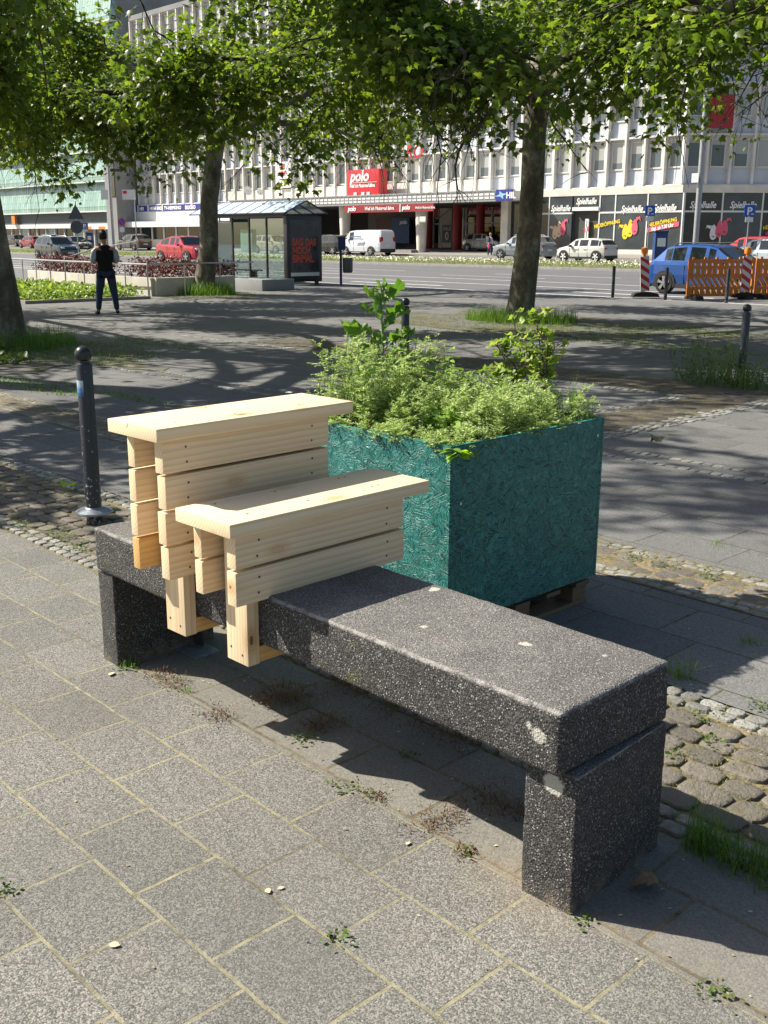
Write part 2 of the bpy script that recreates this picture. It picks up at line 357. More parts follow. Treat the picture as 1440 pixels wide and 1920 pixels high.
lg = rough_box(*loc(-1.497, -1.342, 1.912, 2.345), -.03, .3815, 'leg', bench, bev=.006, seed=2)
_c = Vector((-1.409-BX, 2.128-BY, 0)); _r = Matrix.Rotation(math.radians(3.0), 4, 'Z'); lg.rotation_euler = (0, 0, math.radians(3.0)); lg.location = _c-(_r @ _c)
rough_box(*loc(-3.635, -3.52, 1.888, 2.345), -.03, .3815, 'leg', bench, bev=.006, seed=3)

# ---------------------------------------------------------------- wood
def wood_mat(name, tint, seed=0, dark=1.0, knots=True):
    s = NM(name); o = s.coord(); oi = s.node('ShaderNodeObjectInfo').outputs['Random']
    off = s.node('ShaderNodeCombineXYZ', {0: s.m('MULTIPLY_ADD', oi, .25, .03), 1: s.m('MULTIPLY', oi, 7.0), 2: s.m('MULTIPLY_ADD', oi, -.16, -.04)}).outputs[0]
    p = s.node('ShaderNodeVectorMath', {0: o, 1: off}, operation='ADD').outputs[0]
    ps = s.map(p, sc=(1, .09, 1))
    wv = s.node('ShaderNodeTexWave', {'Vector': s.map(p, sc=(1, .05, 1)), 'Scale': 26, 'Distortion': 3.2, 'Detail': 2.5, 'Detail Scale': 1.2, 'Detail Roughness': .6}, wave_type='RINGS', rings_direction='Y', wave_profile='SAW').outputs['Fac']
    fine = s.noise(s.map(p, sc=(1, .03, 1)), 160, 4, .7)
    lo = tuple(t*x for t, x in zip(tint, (.80, .68, .52)))
    c = s.mix(s.rng(wv, .35, 1.0, 0, .75), tint, lo)
    c = s.mix(s.rng(fine, .35, .7, 0, .28), c, lo)
    c = s.mix(s.rng(s.noise(ps, 5, 3), .42, .64, 0, .35), c, tuple(min(1, t*x) for t, x in zip(tint, (.95, .86, .76))))
    if knots:
        kv = s.node('ShaderNodeTexVoronoi', {'Vector': s.map(p, loc=(0, .37*seed, 0), sc=(7.5, 3.6, 7.5)), 'Scale': 1.0}).outputs['Distance']
        c = s.mix(s.rng(kv, .27, .13, 0, .65), c, tuple(t*x for t, x in zip(tint, (.74, .55, .38))))
        c = s.mix(s.rng(s.m('SINE', s.m('MULTIPLY', kv, 160)), .2, 1, 0, s.rng(kv, .19, .12, 0, .5)), c, tuple(t*x for t, x in zip(tint, (.42, .26, .14))))
        c = s.mix(s.rng(kv, .075, .05, 0, .8), c, (.11, .055, .025))
    return s.out(c, .62, s.bump(s.m('ADD', fine, wv), .12, .002), **{'Specular IOR Level': .3})
WT = (.80, .655, .45)
M_WOOD = wood_mat('fresh spruce', WT); M_WOOD2 = wood_mat('yellow pine', (.66, .42, .17), 3); M_WOODT = wood_mat('planed spruce top', (.82, .70, .49), 5)
M_SCREW = P('zinc screw', (.10, .09, .07), .5, .6)
screw_b = MB(); screw_b.lathe([(.004, 0), (.0042, .0006), (.003, .0009), (.0012, .0004)], n=10)
SCREW = screw_b.mesh('screw', M_SCREW)
def board(name, x0, x1, y0, y1, z0, z1, m, par, org, bev=.0022, screws=(), tilt=0):
    cx, cy, cz = (x0+x1)/2, (y0+y1)/2, (z0+z1)/2
    b = MB().box(x0-cx, x1-cx, y0-cy, y1-cy, z0-cz, z1-cz); o = b.build(name, m, par, bevel=bev, seg=2)
    o.location = (cx-org[0], cy-org[1], cz-org[2]); o.rotation_euler = (tilt, random.uniform(-.004, .004), random.uniform(-.003, .003))
    for (fx, sx, sy, sz) in screws:       # fx: 'x' on the +X face, 'z' on top, 'y' on the -Y face
        q = bpy.data.objects.new('screw', SCREW); col.objects.link(q); q.parent = o
        q.location = (sx-cx, sy-cy, sz-cz); q.rotation_euler = {'x': (0, PI/2, 0), 'z': (0, 0, 0), 'y': (PI/2, 0, 0)}[fx]
    return o
def seat(label, X, Y, n, zb, top, rz, yl, group):
    # X: outer face of the front wall of boards, Y: near end of the boards
    org = (X, Y, 0); t = thing('wooden_bench_seat', label, 'wooden seat', org, rz, group)
    bh, gp = .1095, .0105
    for k in range(n):
        z = zb+k*(bh+gp); js = [random.uniform(-.004, .004) for _ in range(4)]
        scr = [('x', X+js[0]*.3+.0002, Y+.085+js[0], z+.03), ('x', X+js[0]*.3+.0002, Y+.09+js[1], z+.08), ('x', X+js[0]*.3+.0002, Y+yl-.085, z+.03+js[2]), ('x', X+js[0]*.3+.0002, Y+yl-.082, z+.082)]
        board('slat', X-.045+js[0]*.3, X+js[0]*.3, Y+js[1], Y+yl+js[2], z, z+bh, M_WOOD, t, org, screws=scr)
        zz = z-.012; board('slat', X-.243, X-.203, Y+.018+js[3], Y+yl+js[0], zz, zz+bh, M_WOOD2 if (k == 0 and n > 2) else M_WOOD, t, org)
    zt = zb+n*(bh+gp)-gp+.001
    sc = [('z', X-.02+.02-dx, Y+dy, zt+.0442) for dx in (.05, .22) for dy in (.085, .33, .62, yl-.08)]
    board('top_plank', X-.268, X+.022, Y-.035, Y+yl+.105, zt, zt+.044, M_WOODT, t, org, bev=.003, screws=sc)
    for yy in (1.826, 2.36):       # posts clamp the slab front and back
        sc = [('y', X-.135, yy-.0003, .365), ('y', X-.075, yy-.0003, .35)] if yy < 2 else []
        b = board('post', X-.157, X-.0455, yy, yy+.047, .318, zt-.001, M_WOODV, t, org, screws=sc)
    board('post', X-.2025, X-.158, 2.02, 2.2, .565, zt-.001, M_WOODV, t, org)
    board('crosspiece', X-.14, X-.0457, 1.8735, 2.3595, .322, .376, M_WOOD2, t, org)
    return t
def vert_wood():
    m = M_WOOD.copy(); m.name = 'fresh spruce upright'; nt_ = m.node_tree
    tc = [n for n in nt_.nodes if n.type == 'TEX_COORD'][0]; mp = nt_.nodes.new('ShaderNodeMapping'); mp.inputs['Rotation'].default_value = (PI/2, 0, 0)
    for l in list(nt_.links):
        if l.from_node == tc: to = l.to_socket; nt_.links.remove(l); nt_.links.new(mp.outputs[0], to)
    nt_.links.new(tc.outputs['Object'], mp.inputs[0]); return m
M_WOODV = vert_wood()
s_lo = seat('lower spruce plank seat clamped over the dark stone bench, half in shadow', -2.506, 1.758, 2, .549, .8, math.radians(.9), .728, 'spruce seats clamped on the stone bench')
s_hi = seat('taller spruce seat of four slats with a cracked top plank, clamped over the stone bench', -2.864, 1.741, 4, .552, 1.05, math.radians(1.8), .716, 'spruce seats clamped on the stone bench')
b = MB()
pts = [(-.125, -.0365), (-.14, -.035), (-.138, .05), (-.136, .2), (-.139, .36)]
for (ax, ay), (cx_, cy_) in zip(pts[1:], pts[2:]): b.quad((ax-.001, ay, 1.0757), (ax+.001, ay, 1.0757), (cx_+.0008, cy_, 1.0757), (cx_-.0008, cy_, 1.0757))
b.quad((-.1495, -.0362, 1.052), (-.1475, -.0362, 1.052), (-.139, -.0362, 1.0757), (-.141, -.0362, 1.0757))
b.build('crack', P('dark crack', (.05, .03, .018), .9), s_hi, fix=False)
# ---------------------------------------------------------------- fast leaf scattering
def np_mesh(name, V, F, mats, att=None, smooth=False):
    me = bpy.data.meshes.new(name); V = np.asarray(V, np.float32); F = np.asarray(F, np.int32)
    me.vertices.add(len(V)); me.vertices.foreach_set('co', V.ravel()); k = F.shape[1]
    me.loops.add(F.size); me.loops.foreach_set('vertex_index', F.ravel())
    me.polygons.add(len(F)); me.polygons.foreach_set('loop_start', np.arange(0, F.size, k, dtype=np.int32))
    me.update(calc_edges=True)
    for mt in (mats if isinstance(mats, (list, tuple)) else [mats]): me.materials.append(mt)
    if att is not None: a = me.attributes.new('rnd', 'FLOAT', 'POINT'); a.data.foreach_set('value', np.asarray(att, np.float32))
    if smooth: me.polygons.foreach_set('use_smooth', [True]*len(F))
    return me
def unit(a): return a/np.maximum(1e-9, np.linalg.norm(a, axis=-1, keepdims=True))
def scatter(tv, tf, pos, d, nrm, size, rg, tone=None):
    # template: y along the leaf, z its normal; returns verts, faces, per-vertex random tone
    pos = np.asarray(pos, float); d = unit(np.asarray(d, float)); nrm = np.asarray(nrm, float)
    sx = unit(np.cross(d, nrm)); nz = np.cross(sx, d); size = np.asarray(size, float).reshape(-1, 1, 1)
    tv = np.asarray(tv, float)
    V = pos[:, None, :]+size*(tv[None, :, 0:1]*sx[:, None, :]+tv[None, :, 1:2]*d[:, None, :]+tv[None, :, 2:3]*nz[:, None, :])
    n, k = len(pos), len(tv); F = (np.asarray(tf)[None]+(np.arange(n)*k)[:, None, None]).reshape(-1, np.asarray(tf).shape[1])
    t = rg.random(n) if tone is None else tone
    return V.reshape(-1, 3), F, np.repeat(t, k)
def join(parts):
    V, F, A, b = [], [], [], 0
    for v, f, a in parts: V.append(v); F.append(f+b); A.append(a); b += len(v)
    return np.concatenate(V), np.concatenate(F), np.concatenate(A)
def fan(outline, centre=(0, .4, 0)):
    v = [centre]+list(outline); n = len(outline); return v, [(0, 1+i, 1+(i+1) % n) for i in range(n)]
_pl = [(.03, 0), (.22, -.08), (.50, .10), (.34, .22), (.62, .52), (.36, .48), (.22, .56), (.0, 1.0)]
PLANE = fan([(x, y, -.25*abs(x)-.12*y*y) for x, y in _pl]+[(-x, y, -.25*abs(x)-.12*y*y) for x, y in _pl[::-1][1:]], (0, .3, .02))
_ov = [(.02, 0), (.24, .18), (.33, .42), (.24, .7), (.0, 1.0)]
OVATE = fan([(x, y, .12*abs(x)*2-.25*y*y) for x, y in _ov]+[(-x, y, .12*abs(x)*2-.25*y*y) for x, y in _ov[::-1][1:]], (0, .45, -.07))
_la = [(.02, 0), (.09, .3), (.08, .6), (0, 1.0)]
LANCE = fan([(x, y, -.2*y*y) for x, y in _la]+[(-x, y, -.2*y*y) for x, y in _la[::-1][1:]], (0, .4, -.05))
def rosette(lobes=7, wav=.12):
    o = []
    for i in range(lobes*4+1):
        t = -2.7+5.4*i/(lobes*4); r = .5*(1+wav*math.cos(t*lobes*1.16))*(1-.1*abs(t)/2.7); o.append((r*math.sin(t), .35+r*math.cos(t), .10*math.cos(t*lobes*1.16)+.16*r*r*2))
    o.append((0, .22, 0)); return fan(o, (0, .32, -.05))
MALLOW = rosette(5, .07)
def leaf_mat(name, c0, c1, c2, trans=.35, gloss=.45, tt=(2.1, 2.2, .8)):
    s = NM(name); r = s.node('ShaderNodeAttribute', attribute_name='rnd').outputs['Fac']
    c = s.ramp(r, [(0, c0), (.5, c1), (1, c2)]); c = s.mix(s.rng(s.noise(s.pos(), 30, 3), .35, .7, 0, .3), c, tuple(x*.6 for x in c1))
    s.out(c, gloss, **{'Specular IOR Level': .35})
    tr = s.node('ShaderNodeBsdfTranslucent', {'Color': s.mix(.5, c, (1.0, .95, .25), 'MULTIPLY')}); s.l.new(s.mix(1.0, c, tt, 'MULTIPLY'), tr.inputs['Color'])
    mx = s.node('ShaderNodeMixShader', {0: trans, 1: s.b.outputs[0], 2: tr.outputs[0]}); s.l.new(mx.outputs[0], s.n['Material Output'].inputs['Surface']); return s.mat
L_PLANE = leaf_mat('plane tree leaf', (.055, .092, .016), (.11, .165, .027), (.22, .265, .05), .5, .4, (1.9, 2.0, .75))
L_FEATH = leaf_mat('feathery grey green leaf', (.22, .33, .12), (.40, .51, .19), (.61, .67, .33), .35, .6, (1.3, 1.4, .8))
L_HERB = leaf_mat('bright herb leaf', (.12, .24, .03), (.22, .38, .05), (.36, .52, .09), .4)
L_MALLOW = leaf_mat('hollyhock leaf', (.06, .14, .025), (.11, .22, .035), (.18, .31, .05), .35)
L_CURR = leaf_mat('currant leaf', (.12, .20, .03), (.21, .30, .05), (.36, .42, .10), .4, .45, (1.6, 1.7, .8))
L_GRASS = leaf_mat('grass blade', (.05, .12, .015), (.10, .21, .03), (.22, .32, .06), .3)
L_DRY = leaf_mat('dried blade', (.16, .11, .04), (.33, .26, .11), (.5, .42, .22), .2)
L_RED = leaf_mat('dark red leaf', (.035, .01, .012), (.09, .018, .022), (.16, .035, .035), .25)
L_MOSS = leaf_mat('low rusty sedum', (.06, .02, .012), (.13, .055, .025), (.20, .14, .04), .2)
L_WEED = leaf_mat('olive weed leaf', (.05, .09, .02), (.09, .15, .035), (.16, .22, .06), .25)
def blades(pts, h, wd, rg, lean=.5, seg=3, tone=None):
    pts = np.asarray(pts, float); n = len(pts); a = rg.random(n)*2*PI; l = rg.random(n)*lean; hh = h*(.4+.6*rg.random(n)) if np.isscalar(h) else h
    dx = np.stack([np.cos(a), np.sin(a), 0*a], 1); sd = np.stack([-np.sin(a), np.cos(a), 0*a], 1)
    rows = []
    for i in range(seg+1):
        t = i/seg; c = pts+np.array([0, 0, 1])*(hh*t*(1-.25*l*t))[:, None]+dx*(hh*l*t*t)[:, None]; w_ = wd*(1-t*.92)
        rows += [c-sd*w_/2, c+sd*w_/2]
    V = np.stack(rows, 1); k = 2*(seg+1); F = [(2*i, 2*i+1, 2*i+3, 2*i+2) for i in range(seg)]
    F = (np.asarray(F)[None]+(np.arange(n)*k)[:, None, None]).reshape(-1, 4)
    return V.reshape(-1, 3), F, np.repeat(rg.random(n) if tone is None else tone, k)
def obj_np(name, parts, mat, parent=None, smooth=False):
    V, F, A = join(parts) if isinstance(parts, list) else parts
    if parent is not None: V = V-np.array(parent.location)
    o = bpy.data.objects.new(name, np_mesh(name, V, F, mat, A, smooth)); col.objects.link(o)
    if parent is not None: o.parent = parent
    return o

# ---------------------------------------------------------------- planter
def osb(name, plane):
    s = NM(name); o = s.coord(); q = s.node('ShaderNodeSeparateXYZ', {'Vector': o})
    uv = s.node('ShaderNodeCombineXYZ', {0: q.outputs[1 if plane == 'x' else 0], 1: q.outputs[2], 2: 0.0}).outputs[0]
    wob = s.node('ShaderNodeVectorMath', {0: s.noise(uv, 14, 2, out='Color'), 1: (.05, .05, 0)}, operation='MULTIPLY').outputs[0]
    uvw = s.node('ShaderNodeVectorMath', {0: uv, 1: wob}, operation='ADD').outputs[0]
    hs = []; tones = []
    for i, (cs, fs) in enumerate(((20, 150), (34, 210))):
        vc = s.vor(s.map(uvw, loc=(i*3.3, i*1.7, 0), sc=(1, 1.5, 1)), cs)
        sc_ = s.node('ShaderNodeSeparateColor', {'Color': vc}); ang = s.m('MULTIPLY', sc_.outputs[0], 6.28)
        rt = s.node('ShaderNodeVectorRotate', {'Vector': uv, 'Angle': ang}, rotation_type='Z_AXIS').outputs[0]
        st = s.map(rt, loc=(i*5, 0, 0), sc=(.09, 1, 1))
        n = s.noise(st, fs, 2, .55, .3); hs.append(n); tones.append(sc_.outputs[1])
        cr = s.rng(s.noise(st, fs*.45, 2), .60, .645)
        hs.append(s.m('MULTIPLY', cr, -1.1)); tones.append(cr)
    h = s.m('ADD', s.m('ADD', hs[0], hs[2]), s.m('ADD', hs[1], hs[3]))
    c = s.mix(s.rng(hs[0], .35, .65), (.007, .11, .098), (.024, .225, .195))
    c = s.mix(s.rng(tones[0], .3, 1, 0, .5), c, (.012, .17, .16)); c = s.mix(s.rng(tones[2], .62, 1, 0, .45), c, (.07, .38, .33))
    c = s.mix(s.m('MULTIPLY', tones[1], .5), c, (.004, .025, .025)); c = s.mix(s.m('MULTIPLY', tones[3], .45), c, (.003, .03, .03))
    c = s.mix(s.rng(s.noise(uv, 2.5, 3), .35, .7, 0, .35), c, (.008, .075, .08))
    c = s.mix(s.rng(s.noise(s.map(uv, sc=(1, 1, 1)), 13, 3, .7), .74, .79, 0, .35), c, (.35, .33, .2))
    return s.out(c, s.rng(hs[2], .3, .7, .36, .52), s.bump(h, .9, .006), **{'Specular IOR Level': .6})
M_OSBX, M_OSBY = osb('teal painted strand board side', 'x'), osb('teal painted strand board front', 'y')
M_TEALE = P('teal painted board edge', (.02, .21, .19), .55, 0, .3, 60, .3)
PX0, PX1, PY0, PY1, PZ0, PZ1 = -3.55, -2.68, 2.895, 3.905, .115, .873
pl = thing('planter_box', 'big teal painted strand board planter on a wooden pallet, overflowing with herbs', 'planter', ((PX0+PX1)/2, (PY0+PY1)/2, 0))
def wb(name, x0, x1, y0, y1, z0, z1, m, par, bev=0.001):
    L = par.location; cx, cy, cz = (x0+x1)/2, (y0+y1)/2, (z0+z1)/2
    o = MB().box(x0-cx, x1-cx, y0-cy, y1-cy, z0-cz, z1-cz).build(name, m, par, bevel=bev, seg=1); o.location = (cx-L.x, cy-L.y, cz-L.z); return o
wb('side_panel', PX1-.015, PX1, PY0+.0152, PY1-.0152, PZ0+.02, PZ1, M_OSBX, pl)
wb('side_panel', PX0, PX0+.015, PY0+.0152, PY1-.0152, PZ0+.02, PZ1, M_OSBX, pl)
wb('side_panel', PX0, PX1+.001, PY0, PY0+.015, PZ0, PZ1+.001, M_OSBY, pl)
wb('side_panel', PX0, PX1+.001, PY1-.015, PY1, PZ0+.02, PZ1+.001, M_OSBY, pl)
b = MB()
x0, x1, y0, y1 = PX0-pl.location.x, PX1-pl.location.x, PY0-pl.location.y, PY1-pl.location.y
for q in ((x0, x1+.001, y0, y0+.016), (x0, x1+.001, y1-.016, y1), (x0, x0+.016, y0+.016, y1-.016), (x1-.016, x1+.0005, y0+.016, y1-.016)): b.box(*q, PZ1+.0012, PZ1+.004)
b.build('rim', M_TEALE, pl)
wb('soil', PX0+.016, PX1-.016, PY0+.016, PY1-.016, .7, .82, M_SOIL, pl)
for (px_, py_, pz_) in ((PX1, 2.96, .26), (PX1, 2.96, .64), (PX1, 3.86, .80)):
    q = bpy.data.objects.new('screw', screw_b.mesh('screw', P('bright screw', (.6, .6, .58), .4, .5))); col.objects.link(q); q.parent = pl; q.location = (px_-pl.location.x+.0003, py_-pl.location.y, pz_); q.rotation_euler = (0, PI/2, 0); q.scale = (1.5,)*3
M_PAL = wood_mat('grey weathered pallet wood', (.16, .125, .085), 2)
pal = thing('pallet', 'grey wooden pallet under the teal planter', 'pallet', ((PX0+PX1)/2, (PY0+PY1)/2, 0))
for xx in (PX0+.03, -3.12, PX1-.13):
    for yy in (PY0+.03, 3.36, PY1-.13): wb('block', xx, xx+.10, yy, yy+.10, .021, .093, M_PAL, pal)
    wb('runner', xx, xx+.10, PY0+.02, PY1-.02, .0, .0205, M_PAL, pal)
for yy in np.linspace(PY0+.02, PY1-.12, 5): wb('deck_board', PX0+.02, PX1-.02, yy, yy+.10, .0935, .113, M_PAL, pal)

# ---------------------------------------------------------------- planter plants
def feathery(pts, hmax, rg, up=1.0):
    parts = []; stem = MB()
    P0, D0, N0, S0 = [], [], [], []
    for p in pts:
        p = np.array(p); h = hmax*(.55+.45*rg.random()); a = rg.random()*2*PI; ln = rg.random()*.18
        top = p+np.array([math.cos(a)*h*ln, math.sin(a)*h*ln, h])
        stem.tube([p, (p+top)/2+np.array([0, 0, h*.06]), top], [.0022, .0017, .001], 3, cap=False)
        nl = 8
        for j in range(nl):
            t = .25+.75*j/nl; q = p+(top-p)*t; aa = rg.random()*2*PI; el = .35+.8*rg.random()
            ax = np.array([math.cos(aa)*math.cos(el), math.sin(aa)*math.cos(el), math.sin(el)]); L = .05+.05*rg.random(); sd = unit(np.cross(ax, [0, 0, 1.])+1e-6)
            for i in range(9):
                u_ = (i+1)/10; c = q+ax*L*u_+np.array([0, 0, -.25*L*u_*u_])
                for sg in (-1, 1): P0.append(c); D0.append(sd*sg+ax*.5+rg.normal(0, .25, 3)); N0.append(np.array([0, 0, 1.])+rg.normal(0, .5, 3)); S0.append((.009+.014*(1-u_))*(1.0+.4*rg.random()))
        for k in range(5): P0.append(top); D0.append(rg.normal(0, 1, 3)+[0, 0, .6]); N0.append(rg.normal(0, 1, 3)); S0.append(.018)
    tv = [(0, 0, 0), (.17, .4, .05), (0, 1, -.1), (-.17, .4, .05)]
    return scatter(tv, [(0, 1, 2, 3)], P0, D0, N0, S0, rg), stem
rg = np.random.default_rng(3)
def cover_pts(n, f=lambda x, y: True):
    o = []
    while len(o) < n:
        x, y = rg.uniform(PX0+.02, PX1-.02), rg.uniform(PY0+.02, PY1-.02)
        if f(x, y): o.append((x, y, .82))
    return o
fe = thing('feathery_herbs', 'mass of feathery grey green herbs filling the teal planter', 'herbs', ((PX0+PX1)/2, (PY0+PY1)/2, .82)); 
pts_a = cover_pts(190, lambda x, y: PX0+.1 < x < PX1-.09 and PY0+.1 < y < 3.8 and not (x > -3.0 and y < 3.12)); pts_b = cover_pts(75, lambda x, y: x < -3.25 and y < 3.5)
a1, s1 = feathery(pts_a, .23, rg); a2, s2 = feathery(pts_b, .43, rg)
# border plants leaning over the edge
pe = [(PX0+.03, rg.uniform(PY0, PY1), .82) for _ in range(30)]+[(rg.uniform(PX0, PX1), PY1-.05, .82) for _ in range(22)]
a3, s3 = feathery(pe, .20, rg); a4, s4 = feathery([(rg.uniform(-3.5, -2.72), rg.uniform(2.91, 2.97), .82) for _ in range(34)]+[(rg.uniform(-2.78, -2.70), rg.uniform(3.0, 3.7), .82) for _ in range(30)], .085, rg)
V_, F_, A_ = join([a1, a2, a3, a4]); feo = bpy.data.objects.new('foliage', np_mesh('foliage', V_-np.array(fe.location), F_, L_FEATH, A_)); col.objects.link(feo); feo.parent = fe
M_STEM = P('green stem', (.16, .24, .07), .6)
ms = MB()
for s_ in (s1, s2, s3, s4): ms.add(s_.v, s_.f)
ms.v = [tuple(np.array(v)-np.array(fe.location)) for v in ms.v]; ms.build('stem', M_STEM, fe, fix=False, smooth=True); fe['kind'] = 'stuff'
def at_depth(px_, py_, ref):    # point in photo column/row at the depth of ref
    d = ray(px_, py_); t = (np.array(ref)-OO)@CF/(d@CF); return OO+d*t
def leafy(name, label, cat, stems, tmpl, lmat, leaves, group=None, smat=None, srad=.006, rg=rg):
    base = np.array(stems[0][0]); t = thing(name, label, cat, base, group=group); b = MB()
    for st in stems: b.tube([np.array(p)-base for p in st], np.linspace(srad, srad*.45, len(st)), 6)
    P_, D_, N_, S_ = [], [], [], []
    for (q, d, n_, s_, pet) in leaves:
        q, d = np.array(q, float), np.array(d, float); d = d/np.linalg.norm(d); e = q+d*pet
        if pet > .01: b.tube([q-base, (q+e)/2-base+np.array([0, 0, -.12*pet]), e-base], srad*.3, 4, cap=False)
        P_.append(e); D_.append(d*.9+np.array([0, 0, -.25])); N_.append(n_); S_.append(s_)
    b.build('stem', smat or M_STEM, t, smooth=True, fix=False)
    v, f, a = scatter(tmpl[0], tmpl[1], P_, D_, N_, S_, rg); o = bpy.data.objects.new('leaves', np_mesh('leaves', v-base, f, lmat, a, True)); col.objects.link(o); o.parent = t
    return t
# hollyhock
hb = np.array([-3.34, 3.36, .82]); hx = pr0 = None
HB = at_depth(716, 722, hb); HB[2] = .82; HB = at_depth(716, 735, HB); HT = at_depth(716, 536, HB)
hs = [HB+(HT-HB)*t+np.array([.008*math.sin(t*5), 0, 0]) for t in np.linspace(-.3, 1, 7)]
lv = []
def holl(px_, py_, sz, up=.35, fr=.3):
    e = at_depth(px_, py_, HB); t = min(1, max(0, (e[2]-.03-HB[2])/(HT[2]-HB[2]))); q = HB+(HT-HB)*max(0, t-.05); d = e-q; L = max(.015, np.linalg.norm(d)-sz*.35)
    lv.append((q, d/np.linalg.norm(d), (-.3+rg.normal(0, .45), -.4+rg.normal(0, .45), .8), sz, L))
for a in [(672, 618, .125), (660, 606, .10), (700, 552, .11), (740, 540, .11), (728, 556, .075), (715, 560, .06), (738, 582, .12), (708, 582, .10), (690, 578, .08), (757, 585, .07), (745, 628, .13), (722, 612, .07), (700, 625, .09), (757, 622, .10), (695, 655, .10), (735, 660, .11), (705, 690, .09), (690, 700, .1), (745, 690, .1), (720, 530, .05), (712, 533, .05), (722, 540, .05), (708, 545, .05), (675, 670, .08), (760, 665, .08), (730, 600, .06), (712, 640, .08), (733, 640, .07)]: holl(*a)
leafy('hollyhock', 'tall hollyhock with ruffled round leaves rising at the back of the teal planter', 'plant', [hs], MALLOW, L_MALLOW, lv, srad=.009)
# currant bushes
def currant(label, pxc, pyb, tops, ref, n, sz):
    B = at_depth(pxc, pyb, ref); stems = []; lv = []
    for (tx, ty) in tops:
        T = at_depth(tx, ty, ref)+rg.normal(0, .03, 3); Bm = B+np.array([0, 0, -.22]); st = [Bm, B+rg.normal(0, .008, 3), B+(T-B)*.4+rg.normal(0, .02, 3), B+(T-B)*.7+rg.normal(0, .015, 3), T]; stems.append(st)
        for k in range(n):
            t = rg.random()**.6; i = 1+min(2, int(t*3)); q = st[i]+(st[i+1]-st[i])*(t*3-int(t*3)*1.0 if t < 1 else 1); aa = rg.random()*2*PI
            lv.append((q, (math.cos(aa), math.sin(aa), rg.uniform(-.2, .5)), (rg.normal(-.3, .5), rg.normal(-.5, .5), 1), sz*rg.uniform(.6, 1.15), .03*rg.random()+.012))
    return leafy('currant_bush', label, 'shrub', stems, rosette(3, .22), L_CURR, lv, 'yellow green currant bushes in the planter', P('brown twig', (.10, .07, .045), .8), .0045)
R1 = np.array([-3.30, 3.78, 1.0]); R2 = np.array([-3.05, 3.80, 1.0])
currant('wider yellow green currant bush between the hollyhock and the slim right hand bush', 968, 722, [(960, 610), (915, 655), (940, 640), (988, 660), (905, 695), (975, 630), (930, 700)], R1, 24, .046)
currant('slim upright currant bush at the right rear of the teal planter', 1022, 712, [(1008, 575), (1030, 600), (1012, 640), (1050, 625), (1018, 665), (1040, 665)], R2, 21, .044)
# broad leaved herbs in front
def herb(label, px_, py_, ref, n, h, sz, tmpl=OVATE, m=None, cat='herb'):
    B = at_depth(px_, py_, ref); stems = []; lv = []
    for k in range(n):
        b0 = B+np.array([rg.normal(0, .04), rg.normal(0, .04), 0]); b0[2] = .82; aa = rg.random()*2*PI; T = b0+np.array([math.cos(aa)*.06, math.sin(aa)*.06, h*rg.uniform(.6, 1.1)])
        stems.append([b0, (b0+T)/2+rg.normal(0, .006, 3), T])
        for j in range(4):
            q = b0+(T-b0)*(.4+.2*j); ph = rg.random()*PI
            for sg in (0, PI): lv.append((q, (math.cos(ph+j*1.57+sg), math.sin(ph+j*1.57+sg), .25), (-.2+rg.normal(0, .2), -.3+rg.normal(0, .2), 1), sz*(1-.12*j)*rg.uniform(.8, 1.2), .008))
    return leafy('herb_plant', label, cat, stems, tmpl, m or L_HERB, lv, srad=.0025)
herb('bright mint plant with pointed leaves at the middle of the planter', 842, 770, (-2.95, 3.2, .9), 6, .16, .075)
herb('low strawberry leaves at the near corner of the teal planter', 850, 815, (-2.78, 3.0, .86), 5, .05, .065)
herb('rounded leaves behind the mint, right of the hollyhock', 800, 700, (-3.3, 3.7, .95), 6, .28, .07, OVATE, L_MALLOW)
herb('upright leafy herb left of the currant bushes in the planter', 862, 700, (-3.3, 3.75, .95), 4, .26, .08, OVATE, L_MALLOW)
herb('slender yellow green mint stem behind the middle herbs', 822, 670, (-3.4, 3.8, .95), 2, .36, .05)
herb('dark leafy herbs at the foot of the hollyhock', 735, 730, tuple(HB), 7, .18, .08, OVATE, L_MALLOW)
gp = at_depth(1070, 790, (-2.75, 3.8, .85)); gp[2] = .82
stuff(obj_np('tall_grass', [blades([gp+np.array([rg.normal(0, .012), rg.normal(0, .012), 0]) for _ in range(9)], .28, .007, rg, .25, 5)], L_GRASS), 'upright grass blades at the right rim of the teal planter', 'grass')
# white flowers peeping over the tall seat
fp = at_depth(541, 742, (-3.55, 3.1, .95)); ft = thing('white_flower', 'white flower head showing just above the tall seat plank', 'flower', (fp[0], fp[1], .82), group=None)
b = MB(); b.tube([(0, 0, 0), (0.01, 0, (fp[2]-.82)*.6), (0, 0, fp[2]-.82)], .002, 5); b.build('stem', M_STEM, ft)
pc = [np.array([0, 0, fp[2]-.82])+np.array([dx, dy, dz]) for dx, dy, dz in ((0, 0, 0), (.02, .015, -.006), (-.022, -.018, -.004), (.03, .035, .004), (-.01, .01, .012))]
P_, D_, N_ = [], [], []
for c_ in pc:
    for k in range(10): P_.append(c_); D_.append((math.cos(k*.63), math.sin(k*.63), .35)); N_.append((0, 0, 1))
v, f, a = scatter(OVATE[0], OVATE[1], P_, D_, N_, [.016]*len(P_), rg); o = bpy.data.objects.new('petals', np_mesh('petals', v, f, P('white petal', (.8, .8, .78), .5), a)); col.objects.link(o); o.parent = ft

